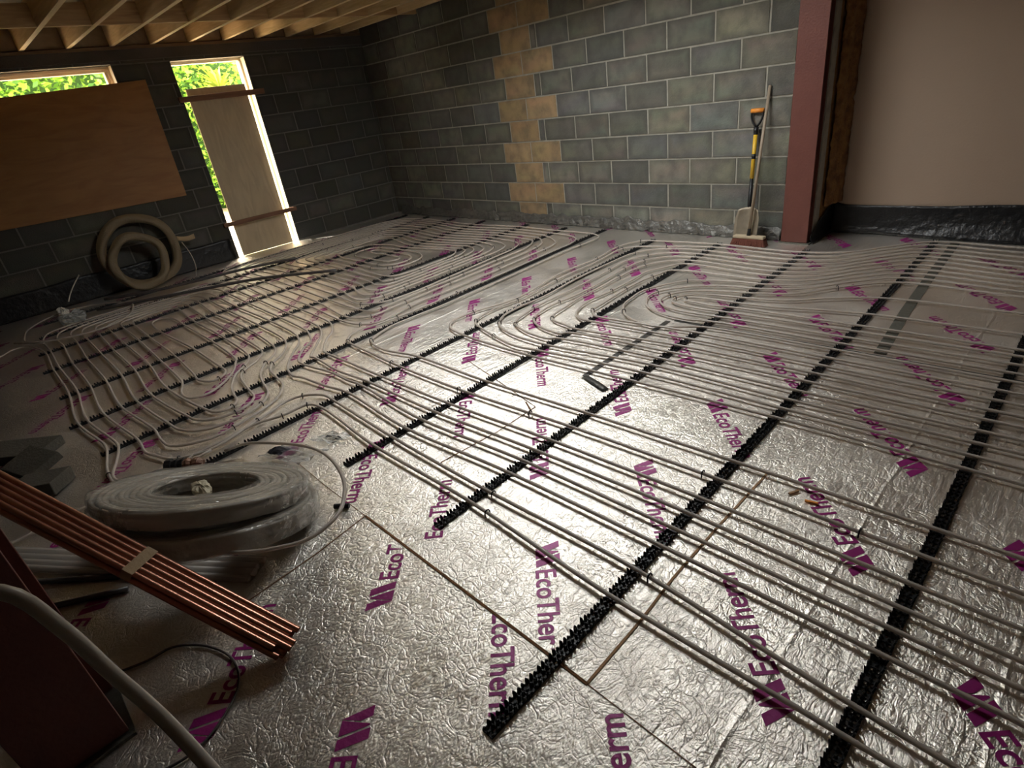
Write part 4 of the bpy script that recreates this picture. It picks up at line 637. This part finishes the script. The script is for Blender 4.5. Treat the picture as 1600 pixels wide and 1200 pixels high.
# straight wrapped lengths under the coils
t = empty('wrapped_pipe_bundle', (.1, -4.98, 0), 'four straight grey pipe lengths in clear film under the near side of the coils', 'pipe bundle')
A_ = Vector((.50, -4.755, .016)); B_ = Vector((-.72, -5.60, .016)); d_ = (B_ - A_).normalized(); n_ = Vector((-d_.y, d_.x, 0))
for k in range(4):
    MB().tube([A_ + n_ * (.030 * k) + d_ * .01 * (k % 2), B_ + n_ * (.030 * k)], .0135, 10).build('pipe_length', 'pipe', t, smooth=True)
def wr(u, v):
    c_ = A_ + n_ * .045 + (B_ - A_) * u; a = v * 2 * math.pi; k = 1 + .05 * noise.noise(Vector((u * 9, v * 6, 2)))
    return c_ + n_ * (.067 * k * math.cos(a)) + Vector((0, 0, max(-.013, .0175 * k * math.sin(a))))
MB().grid(50, 20, wr).build('film_sleeve', 'film_thin', t, smooth=True)
fix(t)
for (P, lab) in (([(.13, -5.13, .012), (-.4, -5.62, .012)], 'upper of two loose dark pipes between the column and the copper tubes'), ([(.20, -5.16, .012), (-.1, -5.60, .012)], 'lower of two loose dark pipes between the column and the copper tubes')):
    tag(MB().tube(P3(P), .011, 8).build('loose_dark_pipe', 'greypipe', smooth=True), lab, 'pipe', 'loose dark pipes by the near column')
# ---------------------------------------------------------------- copper tubes
t = empty('copper_tube_bundle', (.98, -4.86, 0), 'bundle of copper tubes leaning from the floor up to the near red column', 'copper tubes')
A_ = Vector((.985, -4.865, .045)); B_ = Vector((.17, -5.305, .54)); B_ = A_ + (B_ - A_) * 2.2
d_ = (B_ - A_).normalized(); s_ = d_.cross(Vector((0, 0, 1))).normalized(); v_ = s_.cross(d_)
r_ = .0100; off = [(-2.5, 0), (-1.5, 0), (-.5, 0), (.5, 0), (1.5, 0), (2.5, 0), (-2, .87), (-1, .87), (0, .87), (1, .87), (2, .87), (-1.5, -.87), (-.5, -.87), (.5, -.87), (1.5, -.87)]
for i, (a, c) in enumerate(off):
    o_ = s_ * (a * 2.02 * r_) + v_ * (c * 2.02 * r_); e_ = d_ * random.uniform(-.012, .02)
    q_ = (A_ + o_ + e_).z - r_
    st = A_ + o_ + e_ + d_ * (max(0, .004 - q_) / d_.z)
    if (a, c) in ((-2, .87), (1.5, -.87)): st += d_ * .03
    MB().tube([st, B_ + o_], r_, 12, caps=False).build('copper_tube', 'copper', t, smooth=True)
w_ = MB(); cen = A_ + (B_ - A_) * .235; ring = [(-3.08, .3), (-2.5, 1.42), (2.5, 1.42), (3.08, .3), (3.08, -.5), (2.0, -1.42), (-2.0, -1.42)]
for k, (s0) in enumerate((-.019, .019)):
    for (a, c) in ring: w_.v.append(tuple(cen + d_ * s0 + s_ * (a * 2.0 * r_) + v_ * (c * 2.0 * r_)))
n7 = len(ring); w_.f = [(i, (i + 1) % n7, n7 + (i + 1) % n7, n7 + i) for i in range(n7)]
w_.build('tape_band', 'band', t)
fix(t)
# near white pipe sweeping past the column
t_ = spline(P3([(1.05, -6.2, .02), (1.2, -5.75, .45), (1.40, -5.40, .93), (1.511, -5.24, .957), (1.54, -5.206, .87), (1.558, -5.189, .779), (1.609, -5.164, .691), (1.684, -5.143, .607), (1.80, -5.12, .50), (2.0, -5.12, .25), (2.2, -5.2, .03), (2.6, -5.4, .02)]), step=.02)
tag(MB().tube(t_, .0105, 10).build('near_pipe', 'coilpipe', smooth=True), 'pale pipe sweeping close to the camera across the dark column at bottom left', 'pipe')
# black toothed joint and brown tape below the fifth rail
t = empty('taped_pipe_joint', (-.47, -4.73, 0), 'black ribbed pipe coupling bound with brown tape above the wrapped coils', 'coupling')
dj = Vector((.10, .11, .0)).normalized(); oj = Vector((-.555, -4.80, .042))
MB().tube([oj, oj + dj * .03, oj + dj * .032, oj + dj * .06, oj + dj * .062, oj + dj * .09], [.036, .036, .026, .036, .026, .034], 9).build('coupling_body', 'rail', t)
MB().tube([oj + dj * (.09 + .018 * k) + Vector((0, 0, -.006 + .003 * math.sin(k * 2))) for k in range(6)], [.031, .034, .029, .035, .03, .02], 10).build('tape_wrap', 'browntape', t)
fix(t)
# pair ties
for (x, y, a, w_) in ((-.88, -4.83, 0, 0),): pass
# plastic wrapping and label scraps
t = empty('plastic_wrapping', (-.14, -4.36, 0), 'torn clear plastic with a dark blue-black sticker between the coils and rails', 'plastic')
def bagf(u, v):
    x, y = u - .5, v - .5
    return (-.13 + .26 * x + .05 * y, -4.33 + .16 * y + .10 * x, .006 + .05 * abs(noise.noise(Vector((u * 3, v * 3, 1)))) + .02 * abs(noise.noise(Vector((u * 9, v * 9, 5)))))
MB().grid(16, 12, bagf).build('film_sheet', 'bag', t)
MB().grid(6, 6, lambda u, v: (-.205 + .09 * u, -4.435 + .07 * v + .03 * u, .052 + .022 * math.sin(u * 3) * math.sin(v * 3) + .01 * noise.noise(Vector((u * 4, v * 4, 0))))).build('sticker', 'ink_dark', t)
fix(t)
t = empty('label_scrap', (-.13, -4.16, 0), 'crumpled pale plastic label with dark print lying on the foil above the coils', 'label')
def labf(u, v): return (-.20 + .15 * u + .03 * v, -4.22 + .11 * v + .05 * u, .006 + .045 * abs(noise.noise(Vector((u * 2.2 + 4, v * 2.2, 1)))))
MB().grid(14, 10, labf).build('label_sheet', 'bag', t)
b = MB()
for (u0, u1, v0, v1) in ((.35, .6, .45, .55), (.3, .62, .6, .70), (.78, .92, .3, .36), (.78, .92, .42, .48), (.78, .92, .54, .60)):
    k = len(b.v); b.v += [tuple(Vector(labf(u, v)) + Vector((0, 0, .003))) for u, v in ((u0, v0), (u1, v0), (u1, v1), (u0, v1))]; b.f.append((k, k + 1, k + 2, k + 3))
b.build('print_block', 'ink_dark', t); fix(t)
# grey foam offcuts on the left
for (x, y, z, a, l, w_, h, tl, lab) in ((-1.60, -5.33, .03, .75, .22, .10, .028, 0, 'flat grey foam offcut at the left edge, furthest from the camera'),
                                   (-1.30, -5.28, .07, .35, .14, .09, .022, .25, 'grey foam offcut tilted on the flat one, above the copper tubes'),
                                   (-.98, -5.28, .05, .95, .11, .09, .035, -.1, 'thick grey foam offcut nearest the copper tubes')):
    ux = Vector((math.cos(a), math.sin(a), 0)); uy = Vector((-math.sin(a), math.cos(a), tl)).normalized(); uz = ux.cross(uy)
    zz = w_ * abs(uy.z) + h * abs(uz.z) + .002
    o = MB().obox((x, y, zz), ux, uy, uz, l, w_, h).build('foam_offcut', 'offcut', bevel=.004); tag(o, lab, 'offcut', 'grey foam offcuts')
# ---------------------------------------------------------------- shovel and broom
t = empty('shovel', (.22, -.13, 0), 'yellow and black shovel with orange grip standing against the back wall', 'shovel')
Pb = Vector((.205, -.135, .26)); Pt = Vector((.186, -.045, .90)); dd = Pt - Pb
def along(k): return Pb + dd * k
MB().tube([along(-.02), along(.10), along(.42)], [.020, .017, .015], 10).build('socket', 'rail', t, smooth=True)
MB().tube([along(.42), along(.95)], .0165, 10).build('shaft', 'yellow', t, smooth=True)
MB().tube([along(.66), along(.72)], .0172, 10).build('shaft_label', 'rail', t, smooth=True)
MB().tube([along(.95), along(1.04)], [.017, .021], 10).build('collar', 'rail', t, smooth=True)
g0 = along(1.04); gu = dd.normalized(); gx = Vector((1, 0, 0))
for s in (-1, 1): MB().tube(spline([g0, g0 + gu * .035 + gx * .030 * s, g0 + gu * .085 + gx * .047 * s, g0 + gu * .125 + gx * .044 * s]), .0085, 8).build('grip_arm', 'rail', t, smooth=True)
MB().tube([g0 + gu * .125 - gx * .052, g0 + gu * .125 + gx * .052], .0175, 12).build('grip', 'orange', t, smooth=True)
def bl(u, v):
    x = (u - .5); wv = (.085 + .02 * min(1, v * 4)) * (1 if v < .8 else 1)
    return (.215 + 2 * wv * x + .03 * v * .4, -.135 - .085 * v + .10 * (x * x) * -1.2 - .01, .285 - .28 * v + .02 * (1 - 4 * x * x) * (1 if v < .1 else 0))
o = MB().grid(10, 14, bl).build('blade', 'steel', t, smooth=True); md = o.modifiers.new('s', 'SOLIDIFY'); md.thickness = .003
fix(t)
t = empty('broom', (.265, -.25, 0), 'broom with a long wooden handle and brown bristles leaning by the shovel', 'broom')
MB().box(.135, .405, -.275, -.215, .062, .085).build('head', 'board', t, bevel=.006)
b = MB(); rnd = random.Random(5)
for i in range(44):
    for j in range(7):
        x = .14 + .26 * i / 43; y = -.27 + .05 * j / 6; lx = (x - .27) * .16 + rnd.uniform(-.006, .006); ly = -.012 + (y + .245) * .25 + rnd.uniform(-.005, .005)
        b.obox((x + lx / 2, y + ly / 2, .033), Vector((1, 0, 0)), Vector((0, 1, 0)), Vector((lx, ly, -.06)).normalized(), .0036, .0042, .030)
b.build('bristles', 'bristle', t)
MB().tube([Vector((.263, -.245, .085)), Vector((.262, -.232, .14))], [.017, .014], 10).build('handle_socket', 'rail', t)
MB().tube([Vector((.262, -.232, .13)), Vector((.266, -.014, 1.225))], .0125, 10).build('handle', 'handle', t, smooth=True)
fix(t)
# ---------------------------------------------------------------- outside
o = struct(MB().box(-40, XL - .23, -30, 30, -.35, -.10).build('ground', 'grass'))
o = struct(MB().box(XL - 4.3, XL - .23, -12, 6, -.099, -.03).build('path', 'concrete'))
b = MB(); b.c = []; rnd = random.Random(3)
for i in range(26000):
    y = rnd.uniform(-10, 5.5); z = rnd.uniform(.0, 4.0); d_ = 1.4 * noise.noise(Vector((y * .5, z * .5, 0))) + .5 * noise.noise(Vector((y * 1.9, z * 1.9, 4)))
    x = -11.2 - .25 * z + d_ + rnd.uniform(-.35, .2); s = rnd.uniform(.035, .10)
    a = Vector((rnd.uniform(-1, 1), rnd.uniform(-1, 1), rnd.uniform(-.6, .6))).normalized(); n_ = a.orthogonal().normalized(); n_ = (n_ + Vector((rnd.uniform(-1, 1), rnd.uniform(-1, 1), rnd.uniform(-1, 1))) * .7); n_ = (n_ - a * n_.dot(a)).normalized()
    p_ = Vector((x, y, z)); k = len(b.v)
    b.v += [tuple(p_ - a * s), tuple(p_ + n_ * s * .45), tuple(p_ + a * s), tuple(p_ - n_ * s * .45)]; b.f.append((k, k + 1, k + 2, k + 3))
    g = rnd.random(); cc = (.08 + .12 * g, .20 + .14 * g, .02 + .02 * g) if rnd.random() < .78 else (.04, .10, .02); b.c += [cc] * 4
tag(b.build('hedge_foliage', 'leaf'), 'bright green foliage filling the view through the window and doorway', 'foliage', None, 'stuff')
bk_ = MB(); bk_.grid(60, 24, lambda u, v: (-12.0 - .25 * v * 4.2 + 1.4 * noise.noise(Vector(((-11 + 19 * u) * .5, v * 2.1, 0))), -11 + 19 * u, -.1 + 4.2 * v)); bk_.c = [(.02, .05, .01)] * len(bk_.v)
tag(bk_.build('hedge_mass', 'leaf', smooth=True), 'dense green hedge behind the bright leaves outside the openings', 'hedge', None, 'stuff')
t = empty('small_tree', (-9.2, -.72, -.1), 'small tree with a pinkish trunk and spiky crown seen through the top of the doorway', 'tree')
MB().tube([Vector((-9.2, -.72, -.1)), Vector((-9.18, -.72, 1.0)), Vector((-9.15, -.7, 2.15))], [.05, .045, .035], 8).build('trunk', 'bark', t, smooth=True)
b = MB(); b.c = []
for i in range(70):
    a = rnd.uniform(0, 6.28); e = rnd.uniform(-.5, 1.3); L_ = rnd.uniform(.35, .6); dv = Vector((math.cos(a) * math.cos(e), math.sin(a) * math.cos(e), math.sin(e)))
    s0 = Vector((-9.15, -.7, 2.15)); w_ = dv.cross(Vector((0, 0, 1))).normalized() * .03; k = len(b.v)
    mid = s0 + dv * L_ * .5; tip = s0 + dv * L_ + Vector((0, 0, -.18 * L_))
    b.v += [tuple(s0), tuple(mid + w_), tuple(tip), tuple(mid - w_)]; b.f.append((k, k + 1, k + 2, k + 3)); b.c += [(.16, .22, .03)] * 4
b.build('crown', 'leaf', t); fix(t)
